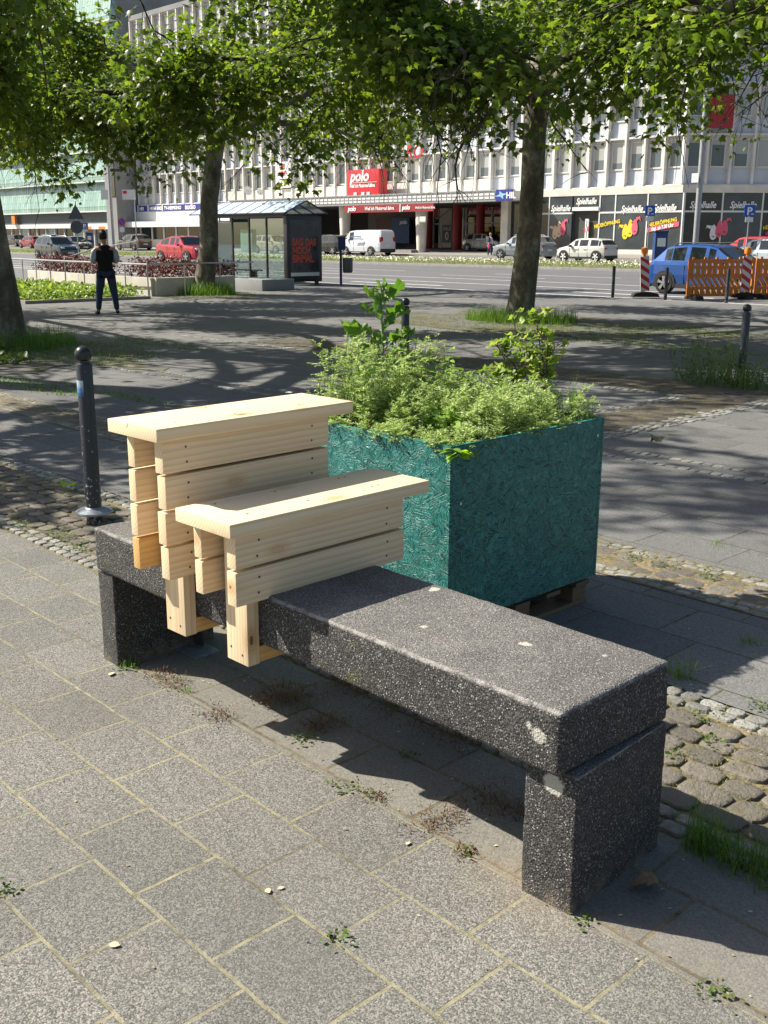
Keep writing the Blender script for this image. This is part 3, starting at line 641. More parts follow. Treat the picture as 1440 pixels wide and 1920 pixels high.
# ---------------------------------------------------------------- bollards
M_BOLL = NM('dark blue grey chipped paint'); _p = M_BOLL.coord()
_z = M_BOLL.node('ShaderNodeSeparateXYZ', {'Vector': _p}).outputs[2]
_ch = M_BOLL.m('GREATER_THAN', M_BOLL.noise(_p, 42, 3, .6), M_BOLL.rng(_z, 0, .9, .60, .74))
M_BOLL = M_BOLL.out(M_BOLL.mix(_ch, (.022, .028, .036), (.42, .43, .44)), .42, M_BOLL.bump(M_BOLL.noise(_p, 20, 3), .1, .004), **{'Specular IOR Level': .5})
M_ZINC = P('worn zinc', (.30, .33, .37), .42, .6, .3, 30, .2)
def bollard(label, p, h=1.04, r=.046, ring=True, ball=True, group=None):
    t = thing('bollard', label, 'bollard', p, group=group); b = MB()
    zt = h-2*r*1.0
    b.lathe([(r, -.02), (r, zt-.008), (r*.93, zt), (r*.72, zt+.004), (r*.72, zt+.012)], n=24); b.build('post', M_BOLL, t, smooth=True)
    if ball: k = MB(); k.lathe([(r*1.06*math.sin(a)+.0001, zt+.008+r*1.0-r*1.06*math.cos(a)) for a in np.linspace(.72, PI, 12)], n=24); k.build('ball_top', P('bollard ball', (.018, .02, .024), .3), t, smooth=True, angle=60)
    if ring: k = MB(); k.lathe([(r+.001, .075), (.1, .06), (.108, .066), (.106, .076), (.08, .088), (.052, .094), (r+.001, .10)], n=28); k.build('base_ring', M_ZINC, t, smooth=True)
    return t
b1 = bollard('blue grey bollard with a torn blue sticker left of the stone bench', (-5.551, 2.885, 0))
k = MB(); n = 8
for i in range(n):
    a0, a1 = [math.radians(-112+70*q/n) for q in (i, i+1)]; R_ = .0472
    k.quad((R_*math.cos(a0), R_*math.sin(a0), .765), (R_*math.cos(a1), R_*math.sin(a1), .765), (R_*math.cos(a1), R_*math.sin(a1), .855), (R_*math.cos(a0), R_*math.sin(a0), .855))
st = NM('torn blue sticker'); _p = st.coord(); zz = st.node('ShaderNodeSeparateXYZ', {'Vector': _p}).outputs[2]
k.build('sticker', st.out(st.mix(st.rng(st.m('MULTIPLY_ADD', st.noise(_p, 60, 4, .7), .12, zz), .84, .93), (.02, .12, .33), (.6, .75, .82)), .4), b1, smooth=True, fix=False)
bollard('dark bollard standing in weeds beyond the planter at the right edge', (-6.03, 11.52, 0), .92, .047, False)
pb = at_depth(760, 622, gat(760, 700)); bollard('dark bollard half hidden behind the hollyhock', (pb[0], pb[1], 0), .92, .05, False)
for (px_, hh, lb) in ((1153, .93, 'slim black kerb bollard left of the leaning warning board'), (1253, .93, 'slim black kerb bollard between the warning board and the orange barrier'), (1369, .93, 'slim black kerb bollard in front of the orange barrier')):
    g = gcol(px_, 25.7); bollard(lb, g, hh, .045, False, False, 'slim black kerb bollards')
# metal foot under the bench
g = gat(345, 1222); t = thing('metal_post_base', 'rusty folded metal post base on the paving under the bench', 'metal bracket', (g[0], g[1]+.05, 0))
b = MB(); b.box(-.10, .10, -.06, .06, 0, .006); b.build('base_plate', M_ZINC, t); b = MB(); b.box(-.08, -.075, -.04, .04, .006, .16); b.box(-.0745, .02, .03, .035, .006, .16); b.build('bracket', P('dull steel', (.10, .10, .095), .5, .7), t)
# ---------------------------------------------------------------- plane trees
def bark():
    s = NM('mottled plane bark'); p = s.coord(); n = s.noise(s.map(p, sc=(1, 1, .55)), 3.2, 4, .6, .4); n2 = s.noise(p, 14, 4, .7)
    q = s.ramp(n, [(.34, (.07, .063, .045)), (.46, (.12, .11, .077)), (.56, (.20, .185, .13)), (.66, (.33, .32, .235))])
    return s.out(s.mix(s.rng(n2, .4, .6, 0, .5), q, (.05, .04, .03)), .85, s.bump(s.m('MULTIPLY_ADD', n2, .5, n), .7, .03))
M_BARK = bark(); M_TWIG = P('dark twig', (.05, .038, .028), .85, 0, .3)
def tree_geo(seed, fork, r0, lean=(0, 0), R=6.2, htop=10.5, hbot=2.7, nleaf=26000, limb_dirs=None):
    rr = np.random.default_rng(seed); TR, BR = MB(), MB()
    # trunk
    top = np.array([lean[0], lean[1], fork]); tp = [np.array([0, 0, -.1]), np.array([0, 0, .25])]+[top*t+np.array([rr.normal(0, .04), rr.normal(0, .04), 0]) for t in (.3, .55, .8)]+[top]
    TR.tube(tp, [r0*1.3, r0*1.05, r0*.93, r0*.86, r0*.85, r0*.88], 18)
    twigs = []
    nl = 7; 
    for i in range(nl):
        a = 2*PI*i/nl+rr.normal(0, .25); el = rr.uniform(.35, .9) if i else 1.35
        if limb_dirs and i < len(limb_dirs): a, el = limb_dirs[i]
        L = R*rr.uniform(.8, 1.0) if el < 1.2 else (htop-fork)*.75
        d = np.array([math.cos(a)*math.cos(el), math.sin(a)*math.cos(el), math.sin(el)]); p = top+np.array([0, 0, -.25]); pts = [p]; n = 7
        for j in range(n): d = unit(d+rr.normal(0, .14, 3)+np.array([0, 0, -.05 if el < 1.2 else 0.02])); p = p+d*L/n; pts.append(p)
        TR.tube(pts, np.linspace(r0*.52, r0*.10, n+1), 8)
        for k in range(14):
            t = .18+.82*rr.random(); f = t*n; j = min(n-1, int(f)); q = pts[j]+(pts[j+1]-pts[j])*(f-j)
            out_ = unit(np.array([q[0], q[1], 0])+rr.normal(0, 1.4, 3)*[1, 1, 0]); dd = unit(out_+np.array([0, 0, rr.uniform(-.45, .75)])); l2 = rr.uniform(1.6, 3.4)*(1-.25*t)
            sp = [q]; pp_ = q
            for j2 in range(5): dd = unit(dd+rr.normal(0, .2, 3)+np.array([0, 0, -.13])); pp_ = pp_+dd*l2/5; sp.append(pp_)
            BR.tube(sp, np.linspace(r0*.10, r0*.025, 6), 5, cap=False)
            for m_ in range(12):
                t2 = .15+.85*rr.random(); f2 = t2*5; j2 = min(4, int(f2)); q2 = sp[j2]+(sp[j2+1]-sp[j2])*(f2-j2)
                d3 = unit(rr.normal(0, 1, 3)+dd*.8+np.array([0, 0, -.35])); l3 = rr.uniform(.5, 1.3); tw = [q2]; q3 = q2
                for _ in range(3): d3 = unit(d3+rr.normal(0, .22, 3)+np.array([0, 0, -.25])); q3 = q3+d3*l3/3; tw.append(q3)
                BR.tube(tw, [.009, .007, .005, .003], 3, cap=False); twigs.append(tw)
    twigs = [t for t in twigs if t[-1][2] > hbot+.55*math.sin(3*math.atan2(t[-1][1], t[-1][0])+seed)+rr.normal(0, .35)]; P_, D_, N_, S_ = [], [], [], []
    per = nleaf/len(twigs)
    for tw in twigs:
        cl = rr.random()
        for k in range(int(per*(.6+.8*cl))):
            t = rr.random()**.7*3; j = min(2, int(t)); q = tw[j]+(tw[j+1]-tw[j])*(t-j); off = rr.normal(0, .18, 3)
            if math.hypot(q[0], q[1]) < 3.4 and q[2] < fork+2.0-.25*math.hypot(q[0], q[1]) and rr.random() < .93: continue
            P_.append(q+off)
            D_.append(unit(off+1e-6)*.6+np.array([rr.normal(0, .4), rr.normal(0, .4), -.35])); N_.append((rr.normal(0, .6), rr.normal(0, .6), 1)); S_.append(rr.uniform(.07, .165))
    tone = np.clip(rr.normal(.45, .25, len(P_)), 0, 1)
    lv = scatter(PLANE[0], PLANE[1], P_, D_, N_, S_, rr, tone); return TR, BR, lv
def tree_from(geo, name, label, loc_, rz, group):
    t = thing(name, label, 'tree', loc_, rz, group); TR, BR, lv = geo
    TR.build('trunk', M_BARK, t, smooth=True, angle=80); BR.build('branches', M_TWIG, t, fix=False, smooth=True, angle=80)
    o = bpy.data.objects.new('crown', np_mesh('crown', lv[0], lv[1], L_PLANE, lv[2])); col.objects.link(o); o.parent = t; return t
G = 'plane trees on the plaza'
gA = tree_geo(11, 4.6, .27, (.2, .1), 7.2, 12, 3.1, 33000, [(PI*.25, .55), (PI*.8, .5), (-PI*.3, .45)])
gB = tree_geo(23, 4.7, .30, (.3, .5), 8.0, 13.5, 4.2, 30000, [(math.atan2(.72, .69), .42), (PI*1.25, .75), (PI*.62, .5)])
T2 = gat(975, 602); T3 = gat(383, 552); T1 = gat(8, 648)
tree_from(gA, 'plane_tree', 'plane tree with a pale mottled straight trunk in front of the gambling hall', tuple(T2), 0, G)
tB = tree_from(gB, 'plane_tree', 'plane tree with a dark trunk and a long side limb beside the bus shelter', tuple(T3), 0, G)
gC = tree_geo(37, 5.0, .33, (.35, -.55), 8.8, 14, 3.2, 38000)
tree_from(gC, "plane_tree", "plane tree with a thick leaning trunk cut by the left edge of the photo", tuple(T1), 0, G)

srcs = [q for q in col.objects if q.name.startswith('plane_tree')]
TA, TB, TC = srcs[:3]
for src, (x, y), rz, lb in ((TA, (-8.4, 21.2), 1.2, 'plane tree just outside the right edge, behind the middle one'), (TC, (-3.2, 15.2), 4.4, 'plane tree whose crown hangs in from beyond the right edge'), (TC, (-21, -3.5), 1.1, 'plane tree left of the paving whose crown shades the plaza'),
      (TA, (-25.5, 7.6), 3.0, 'plane tree standing outside the left edge behind the thick leaning one'), (TA, (-5.2, 7.6), 4.4, None)):
    if lb is None: continue
    dup(src, None, loc=(x, y, gz(y)), rz=rz, label=lb)

gD = tree_geo(51, 7.5, .33, (.2, .2), 5.0, 15.5, 6.0, 13000)  # unseen tree, tall narrow crown shaped so its shade reaches the plaza
tree_from(gD, 'plane_tree', 'tall unseen plane tree left of the view, its crown shaped to throw dappled shade over the plaza', (-17.2, 1.9, 0), 0, G)
# ---------------------------------------------------------------- grass, weeds, litter
rg = np.random.default_rng(12)
def ell(cx, cy, rx, ry, n, pw=.5):
    r = rg.random(n)**pw; a = rg.random(n)*2*PI; x = cx+rx*r*np.cos(a); y = cy+ry*r*np.sin(a); return np.stack([x, y, [gz(v) for v in y]], 1)
def clump(label, parts, mat=L_GRASS, name='grass', cat='grass'): return stuff(obj_np(name, parts, mat), label, cat)
clump('tall grass round the foot of the leaning left tree', [blades(ell(T1[0], T1[1], 1.2, 1.1, 2000, .6), .36, .009, rg, .5), blades(ell(T1[0]+1.0, T1[1]+.2, 2.6, 1.3, 3000, .7), .085, .007, rg, .9)])
clump('grass round the foot of the tree by the bus shelter', [blades(ell(T3[0], T3[1], 1.0, .9, 1800, .6), .5, .014, rg, .5), blades(ell(T3[0], T3[1], 1.9, 1.5, 1500, .7), .08, .010, rg, .9)])
clump('grass and moss round the foot of the middle tree', [blades(ell(T2[0], T2[1], 1.3, .9, 2400, .6), .35, .011, rg, .5), blades(ell(T2[0]+1, T2[1]-1.2, 3.4, 2.0, 2000, .7), .06, .010, rg, .9)])
pts = np.concatenate([ell(gat(x, y)[0], gat(x, y)[1], a, b_, n) for x, y, a, b_, n in ((1100, 618, 1.6, .35, 500), (1250, 618, 1.6, .5, 800), (1400, 628, 2, .45, 700), (1180, 645, 1.4, .3, 500), (1330, 660, 1.3, .3, 400), (300, 645, 1.5, .3, 500), (60, 725, 1.0, .25, 500), (220, 740, 1.4, .12, 300))])
clump('patchy grass between the plaza paving', [blades(pts, .05, .009, rg, 1.0)])
# soil patches under the trees
for k_, (c_, rx, ry) in enumerate(((T1, 3.0, 1.5), (T2, 4.0, 2.2), (T3, 2.2, 1.6))):
    b = MB(); n = 40; rad = [1+.16*math.sin(3*i*.31+k_)+.12*math.sin(i*1.3)+rg.uniform(-.05, .05) for i in range(n)]
    cx, cy = c_[0]+(.8 if k_ < 2 else .3), c_[1]-.2
    v = [(cx+rx*rad[i]*math.cos(2*PI*i/n), cy+ry*rad[i]*math.sin(2*PI*i/n)) for i in range(n)]
    b.add([(x, y, gz(y)+.006) for x, y in v], [tuple(range(n))]); struct(b.build('tree_pit', M_EARTH, fix=False))
# weeds by the far right bollard
wp = np.concatenate([ell(-6.2, 11.3, .55, .4, 160), ell(-5.5, 11.3, .8, .35, 160)]); P_, D_, N_, S_ = [], [], [], []; wb_ = MB()
for p in wp:
    h = rg.uniform(.15, .62)*(1 if abs(p[0]+6.3) < .35 else .55); a = rg.random()*2*PI; tp = p+np.array([math.cos(a)*h*.3, math.sin(a)*h*.3, h]); wb_.tube([p, tp], [.003, .0015], 3, cap=False)
    for k in range(12): q = p+(tp-p)*rg.random(); P_.append(q); D_.append(rg.normal(0, 1, 3)+[0, 0, .4]); N_.append(rg.normal(0, .6, 3)+[0, 0, 1]); S_.append(rg.uniform(.03, .07))
wt_ = thing('weed_bush', 'bushy weeds round the dark bollard at the right edge', 'weeds', (-6.1, 11.3, 0)); wt_['kind'] = 'stuff'
v, f, a = scatter(LANCE[0], LANCE[1], P_, D_, N_, S_, rg); obj_np('leaves', (v, f, a), L_WEED, wt_)
wb_.v = [(x+6.1, y-11.3, z) for x, y, z in wb_.v]; wb_.build('stem', M_STEM, wt_, fix=False)
clump('leafy weeds at the foot of the leaning left tree', (lambda q: scatter(OVATE[0], OVATE[1], q+[0, 0, .05], rg.normal(0, 1, (len(q), 3))+[0, 0, .3], rg.normal(0, .4, (len(q), 3))+[0, 0, 1], rg.uniform(.05, .12, len(q)), rg))(ell(T1[0]+.6, T1[1]-1.0, 2.0, .7, 700)), L_WEED, 'weeds', 'weeds')
# grass by the bench's right leg, tufts, joint moss
gr = np.array([(x, y, 0) for x, y in zip(rg.uniform(-1.3, -.55, 1300), rg.normal(2.44, .04, 1300))])
clump('long grass growing along the kerb line right of the bench leg', [blades(gr, .11, .0035, rg, 1.3, 5), blades(np.array([(-1.27+rg.normal(0, .02), 2.42+rg.normal(0, .02), 0) for _ in range(60)]), .2, .0035, rg, .7, 5)])
tuft = [((1275, 1270), .13, 60, .03), ((1405, 1205), .04, 60, .03), ((240, 1250), .06, 40, .02), ((345, 1275), .03, 20, .02), ((350, 1296), .02, 40, .02), ((1350, 1025), .05, 40, .05)]
clump('small bright grass tufts in the paving joints', [blades(np.stack([rg.normal(gat(*q)[0], s_, n), rg.normal(gat(*q)[1], s_, n), np.zeros(n)], 1), h, .003, rg, 1.0, 4) for q, h, n, s_ in tuft], L_GRASS)
def rosettes(spots, lm, label, name, size=.02, dens=26, spread=.035, tm=OVATE, up=.4):
    P_, D_, N_, S_ = [], [], [], []
    for (x, y, sc_) in spots:
        g = gat(x, y)
        for k in range(int(dens*sc_)):
            o_ = rg.normal(0, spread*sc_**.5, 2); P_.append((g[0]+o_[0], g[1]+o_[1], .003+abs(rg.normal(0, .006*sc_)))); D_.append((rg.normal(), rg.normal(), up)); N_.append((rg.normal(0, .5), rg.normal(0, .5), 1)); S_.append(size*rg.uniform(.5, 1.3))
    return clump(label, scatter(tm[0], tm[1], P_, D_, N_, S_, rg), lm, name, name.replace('_', ' '))
rosettes([(300, 1270, 2), (330, 1285, 2), (410, 1343, 2), (530, 1305, 4), (560, 1318, 4), (500, 1318, 2.5), (612, 1360, 3), (590, 1365, 1.5), (805, 1550, 2), (845, 1533, 2), (915, 1505, 3), (960, 1525, 2), (700, 1497, 1), (870, 1600, 1), (640, 1285, 4), (680, 1300, 4), (740, 1330, 5), (800, 1365, 5), (860, 1395, 5)], L_MOSS, 'rusty dried weeds in the joints below the bench', 'dry_weeds', .015, 90, .022, LANCE, 1.0)
rosettes([(240, 1255, 1.2), (650, 1475, 1.1), (695, 1490, .7), (565, 1385, 1.4), (872, 1600, .6), (625, 1762, 1), (5, 1672, 1), (1095, 1722, .7), (760, 1420, 1.2), (735, 1330, .8), (1310, 1350, 2), (1330, 1390, 2), (1260, 1420, 1.5), (1420, 1325, 1.4), (40, 990, 3), (120, 1010, 3), (150, 1030, 3), (95, 1000, 2), (210, 960, 2), (1190, 1050, 2), (1250, 1065, 2), (1330, 1085, 2), (1340, 1860, 1)], L_WEED, 'little green rosette weeds in the joints', 'small_weeds', .013, 30, .022)
# moss cushions filling joints of the near sett band: fine blades
mp = np.stack([rg.uniform(-9, .5, 24000), rg.uniform(2.42, 3.33, 24000), np.zeros(24000)], 1)
from mathutils import noise as mnoise
keep = np.array([mnoise.noise(Vector((p[0]*1.7, p[1]*3.0, 0))) > -.02 for p in mp]); clump('yellowish moss and blades in the sett joints', [blades(mp[keep], .018, .004, rg, 1.4, 2)], leaf_mat('yellow moss', (.10, .11, .02), (.20, .19, .04), (.34, .28, .09), .2), 'moss', 'moss')
# strewn chaff: tiny pale flakes and straws on the paving
pts = []; 
for x0, x1, y0, y1, n in ((-6, .5, .3, 1.9, 300), (-5, 0, 1.9, 2.45, 300), (-8, .5, 2.4, 3.4, 2600), (-9, 1, 3.4, 7, 500)):
    pts += [(rg.uniform(x0, x1), rg.uniform(y0, y1), .004) for _ in range(n)]
n = len(pts); clump('pale chaff and straws strewn over the paving', scatter([(0, 0, 0), (.25, .5, .1), (0, 1, 0), (-.25, .5, .1)], [(0, 1, 2, 3)], pts, np.stack([rg.normal(size=n), rg.normal(size=n), rg.normal(0, .1, n)], 1), np.stack([rg.normal(0, .2, n), rg.normal(0, .2, n), np.ones(n)], 1), rg.uniform(.004, .016, n), rg), leaf_mat('chaff', (.14, .10, .05), (.36, .29, .16), (.6, .55, .38), .1), 'chaff', 'plant litter')
def single_leaf(label, px_, py_, sz, m, tm=PLANE, curl=.5, rz=0.):
    g = gat(px_, py_); v = np.array(tm[0])*sz; v[:, 2] += curl*sz*(np.abs(v[:, 0]/sz)*.9+.25*np.sin(v[:, 1]/sz*5)); v[:, 2] *= (.15 if sz < .05 else 1); v[:, 2] -= v[:, 2].min()-.003
    o = bpy.data.objects.new('fallen_leaf', np_mesh('fallen_leaf', v, tm[1], m, np.full(len(v), .5), True)); col.objects.link(o); o.location = g; o.rotation_euler = (.1, .15, rz); return tag(o, label, 'leaf')
M_BRL = P('brown dry leaf', (.26, .17, .08), .8, 0, .35, 40)
single_leaf('crumpled brown leaf lying behind the right bench leg', 1232, 1672, .085, M_BRL, rz=2.4)
single_leaf('dry leaf lying on the dark paving right of the planter', 1230, 838, .12, P('olive dry leaf', (.24, .21, .09), .8, 0, .3, 40), rz=1.0, curl=.9)
single_leaf('fresh green leaf on the setts left of the tall seat', 118, 926, .15, L_HERB, OVATE, .2, .6)
for i_, (x, y, s_) in enumerate(((205, 1772, .03), (500, 1668, .025), (520, 1668, .02), (768, 1580, .022), (750, 1372, .018), (212, 1262, .04))):
    single_leaf(['thin pale flake on the paving at the lower left', 'pale flat flake on a paving joint, left one of two', 'pale flat flake on a paving joint, right one of two', 'small beige flake left of the bench leg', 'tiny pale pebble-like flake in the bench shadow', 'grey dry leaf at the foot of the left bench leg'][i_], x, y, s_, P('pale dry leaf', (.42, .38, .26), .8, 0, .2, 60), OVATE, .1, x*.7)
b = MB(); b.lathe([(.0038, 0), (.0038, .018)], n=10); q = b.build('cigarette_end', P('beige cigarette paper', (.55, .38, .24), .8), smooth=True); g = gat(1406, 1567); q.location = (g[0], g[1], .006); q.rotation_euler = (PI/2, 0, .7); tag(q, 'beige cigarette end on the setts right of the bench', 'cigarette end')
# ---------------------------------------------------------------- buildings
M_FIN = P('cream concrete', (.70, .67, .62), .8, 0, .1, 1.5, .1); M_CONC = P('grey concrete', (.24, .245, .24), .85, 0, .15, .6, .15); M_WPANEL = P('stained cream panel', (.64, .60, .52), .8, 0, .16, 1.2)
M_SPAN = P('pale blue grey panel', (.52, .55, .60), .5, 0, .12, .8); M_WHITE = P('white painted metal', (.68, .68, .66), .45, 0, .05)
def glass(name, c, r=.08): s = NM(name); n = s.noise(s.pos(), .5, 3); return s.out(s.mix(s.rng(n, .35, .65), c, tuple(x*.45 for x in c)), r, **{'Specular IOR Level': .8})
_s = NM('office window glass'); _r = _s.node('ShaderNodeObjectInfo').outputs['Random']; _z = _s.node('ShaderNodeSeparateXYZ', {'Vector': _s.coord()}).outputs[2]; M_PANE = _s.out(_s.mix(_s.m('MULTIPLY', _s.m('GREATER_THAN', _s.m('MULTIPLY_ADD', _r, 2.6, _z), 2.1), .8), _s.mix(_r, (.06, .08, .09), (.17, .21, .23)), (.42, .42, .39)), .1, **{'Specular IOR Level': .8}); M_DGL = glass('dark shop glass', (.03, .04, .04)); M_SLATE = glass('slate grey window film', (.055, .072, .08), .25)
M_DARK2 = P('dark recess wall', (.06, .06, .055), .8); M_RED = P('signal red', (.55, .02, .03), .45, 0, .05); M_DRED = P('deep red', (.28, .015, .02), .5, 0, .05)
M_BLUES = P('deep blue sign', (.03, .035, .24), .45, 0, .05); M_WT = P('white lettering', (.8, .8, .78), .5, 0, .02); M_YEL = P('yellow lettering', (.75, .55, .03), .5, 0, .02); M_PINK = P('pink lettering', (.7, .10, .16), .5, 0, .02)
M_SKIN = P('beige mask', (.65, .45, .30), .6, 0, .1); M_ORG = P('orange plastic', (.62, .20, .025), .5, 0, .08)
M_FRAMEW = P('white window frame', (.62, .62, .60), .5, 0, .05); M_SLAT2 = P('galvanised grey', (.35, .36, .37), .45, .6)
EX = (PI/2, 0, 0)
X0F, YF, NB, PIT, Z0, FH, NF = -40.1, 66.0, 45, 1.5756, 5.27, 3.27, 6
def facade(par, T, rz, org, nb, name_first=True, winbudget=92, cream=lambda u: False):
    L = nb*PIT
    b = MB(); b.box(0, L, -14, -.36, Z0, Z0+NF*FH, T=T); b.build('wall', M_FIN, par)
    b = MB(); b.box(-.1, L, -14, .03, 4.75, Z0, T=T); b.build('fascia', M_WPANEL, par)
    for f in range(NF+1):
        z = Z0+f*FH; b = MB(); b.box(0, L, -.359, -.04, z-.07 if f else z+.001, z+.06, T=T); b.build('ledge', M_FRAMEW, par)
    for f in range(NF):
        z = Z0+f*FH; runs = []
        for k in range(nb):
            c_ = f == 0 and cream(k*PIT)
            if runs and runs[-1][2] == c_: runs[-1][1] = (k+1)*PIT
            else: runs.append([k*PIT, (k+1)*PIT, c_])
        for u0, u1, c_ in runs: MB().box(u0+.001, u1-.001, -.359, -.09 if c_ else -.30, z+.065, z+1.02, T=T).build('spandrel', M_WPANEL if c_ else M_SPAN, par)
    # fins, one mesh shared by copies
    fm = MB().box(-.075, .075, 0, .40, 0, NF*FH-.1).mesh('fin', M_FIN)
    for k in range(nb+1):
        q = bpy.data.objects.new('fin', fm); col.objects.link(q); q.parent = par; p = T(k*PIT, -.358, Z0+.065); q.location = p; q.rotation_euler = (0, 0, rz)
    w = MB(); a, c = .5, 1.86
    for x0, x1, z0, z1 in ((-a, a, 0, .09), (-a, a, c-.06, c), (-a, -a+.09, .09, c-.06), (a-.06, a, .09, c-.06)): w.box(x0, x1, 0, .10, z0, z1)
    wm = w.mesh('window', M_FRAMEW); pm = MB().box(-a+.091, a-.061, .03, .05, .091, c-.061).mesh('pane', M_PANE)
    hi, hp = MB(), MB()
    for f in range(NF):
        for k in range(nb):
            if f*nb+k < winbudget:
                p = T((k+.5)*PIT, -.357, Z0+f*FH+1.14); q = bpy.data.objects.new('window', wm); col.objects.link(q); q.parent = par; q.location = p; q.rotation_euler = (0, 0, rz)
                r = bpy.data.objects.new('pane', pm); col.objects.link(r); r.parent = q
            else:
                uu, zz = (k+.5)*PIT, Z0+f*FH+1.14
                for x0, x1, z0, z1 in ((-a, a, 0, .09), (-a, a, c-.06, c), (-a, -a+.09, .09, c-.06), (a-.06, a, .09, c-.06)): hi.box(uu+x0, uu+x1, -.357, -.257, zz+z0, zz+z1, T=T)
                hp.box(uu-a+.091, uu+a-.061, -.327, -.307, zz+.091, zz+c-.061, T=T)
    if hi.v:
        hi.m = [0]*len(hi.f); nf = len(hi.f); hi.add(hp.v, hp.f, 1); o = hi.build('upper_windows', [M_FRAMEW, M_PANE], par); o['kind'] = 'stuff'
ob = thing('office_building', 'long pale office block with vertical concrete fins above the shops', 'building', (0, 0, 0))
T1f = lambda u, v, z: (X0F-u, YF-v, z)
facade(ob, T1f, PI, None, NB, cream=lambda u: 16 < u < 53)
b = MB(); b.box(0, NB*PIT, -14.2, .05, Z0+NF*FH, Z0+NF*FH+.5, T=T1f); b.build('roof', M_CONC, ob)
# second wing turning away at the corner
e2 = np.array([.69, .724]); e2 /= np.linalg.norm(e2); n2 = np.array([e2[1], -e2[0]]); o2 = np.array([X0F, YF])+e2*(20*PIT)+n2*.0
T2f = lambda u, v, z: (o2[0]-e2[0]*u+n2[0]*v, o2[1]-e2[1]*u+n2[1]*v, z)
ob2 = thing('office_building', 'wing of the pale office block beyond its corner, facing right', 'building', (0, 0, 0))
rz2 = math.atan2(-e2[1], -e2[0])
facade(ob2, T2f, rz2, None, 20, winbudget=60)
b = MB(); b.box(0, 20*PIT, -14.2, .05, Z0+NF*FH, Z0+NF*FH+.5, T=T2f); b.build('roof', M_CONC, ob2)
def fx(px, Y=66.0): return aty(px, 440, Y)[0]
def fz(px, py, Y=66.0): return aty(px, py, Y)[2]
def ob_box(name, x0, x1, y0, y1, z0, z1, m, par=None, bevel=0): return MB().box(min(x0, x1), max(x0, x1), y0, y1, z0, z1).build(name, m, par or ob, bevel=bevel)
# ground floor, gambling hall
GZ = gz(66)+.06
ob_box('plinth', fx(1277), fx(1000), 65.98, 68, GZ-.4, GZ+.32, M_WPANEL)
def jester(par, T, u, z, s, cols, m2=M_PINK):
    b = MB()
    for i, (dx, dz, mi) in enumerate(((-.42, -.22, 0), (-.05, -.06, 1), (.32, .08, 2))):
        o_ = [(dx+.24*math.cos(t)*(1-.25*math.sin(t)), dz+.52*math.sin(t)) for t in np.linspace(0, 2*PI, 14, endpoint=False)]
        b.prism([(a*s, c*s) for a, c in o_], lambda p, q, d, i=i: T(u+p, .012+d+i*.006, z+q), 0, .012, mi)
        b.prism([(a*s+dx*s*0, c*s) for a, c in [(dx-.12, dz-.22), (dx+.10, dz-.26), (dx+.04, dz-.34)]], lambda p, q, d, i=i: T(u+p, .03+d+i*.006, z+q), 0, .01, 3)
    for (pts_, mi) in ((((-.65, .0), (-.9, .12), (-.98, -.05), (-.9, .26), (-.55, .22)), 0), (((.42, .45), (.62, .62), (.78, .46), (.70, .78), (.40, .70)), 2), (((-.2, .35), (-.05, .62), (.15, .42)), 1)):
        b.prism([(a*s, c*s) for a, c in pts_], lambda p, q, d: T(u+p, .03+d, z+q), 0, .01, mi)
    return b.build('jester_emblem', cols+[M_DARK2], par, fix=True)
def Tm(x, v, z): return (x, 66-v, z)
T2r = lambda u, v, z: T2f(-u, v, z)
zt, zm = 4.748, 3.52
def panel(par, T, a, bb, mat=M_SLATE): 
    lo, hi = min(a, bb), max(a, bb)
    MB().box(lo+.05, hi-.05, -.2, -.02, GZ+.32, zm-.06, T=T).build('window_panel', mat, par); MB().box(lo+.05, hi-.05, -.2, -.02, zm+.06, zt, T=T).build('window_panel', mat, par)
    b = MB(); b.box(lo-.05, lo+.05, -.2, .02, GZ+.32, zt, T=T); b.box(lo+.05, hi-.05, -.2, .015, zm-.06, zm+.06, T=T); b.build('window_frame', M_WHITE, par)
xs = [fx(v) for v in (1277, 1211, 1151, 1122, 1071, 1028, 999)]
panel(ob, Tm, xs[1], xs[0]); panel(ob, Tm, xs[2], xs[1]); panel(ob, Tm, xs[3], xs[2]); panel(ob, Tm, xs[5], xs[4]); panel(ob, Tm, xs[6], xs[5], M_DGL)
ob_box('window_frame', xs[0]-.05, xs[0]+.04, 65.97, 66.2, GZ+.3, zt, M_WHITE)
# door bay
ob_box('window_panel', xs[4]+.1, xs[3]-.06, 66.02, 66.2, 3.95, zt, M_SLATE); ob_box('sill_board', xs[4]+.05, xs[3]-.05, 65.9, 66.2, 3.68, 3.94, M_WHITE)
ob_box('doorway', xs[4]+.06, xs[3]-.06, 66.3, 66.4, GZ+.3, 3.67, M_DARK2)
b = MB(); dx0, dx1 = xs[4]+1.15, xs[3]-1.0
for q in ((dx0, dx0+.12, GZ+.32, 3.1), (dx1-.12, dx1, GZ+.32, 3.1), (dx0+.12, dx1-.12, 2.98, 3.1), (dx0+.12, dx1-.12, GZ+.32, GZ+.5)): b.box(q[0], q[1], 66.1, 66.2, q[2], q[3])
dr = b.build('door', M_WHITE, ob); MB().box(dx0+.125, dx1-.125, 66.14, 66.17, GZ+.5, 2.975).build('pane', M_DGL, dr)
jester(ob, lambda u, v, z: (u, 66.12-v, z), (dx0+dx1)/2, 2.35, .3, [M_PINK, M_WHITE, M_PINK])
jester(ob, Tm, fx(1182), fz(1182, 428), 1.05, [M_YEL, M_YEL, M_PINK]); jester(ob, Tm, fx(1049), fz(1049, 430), 1.0, [M_SKIN, M_SKIN, M_PINK])
def sp_text(par, T, rot, u, z, s=.62, red=True, m=M_WT):
    text('Spielhalle', s, T(u, .03, z), rot, m, par, shear=.35, bold=.012, align='CENTER', sx=.78)
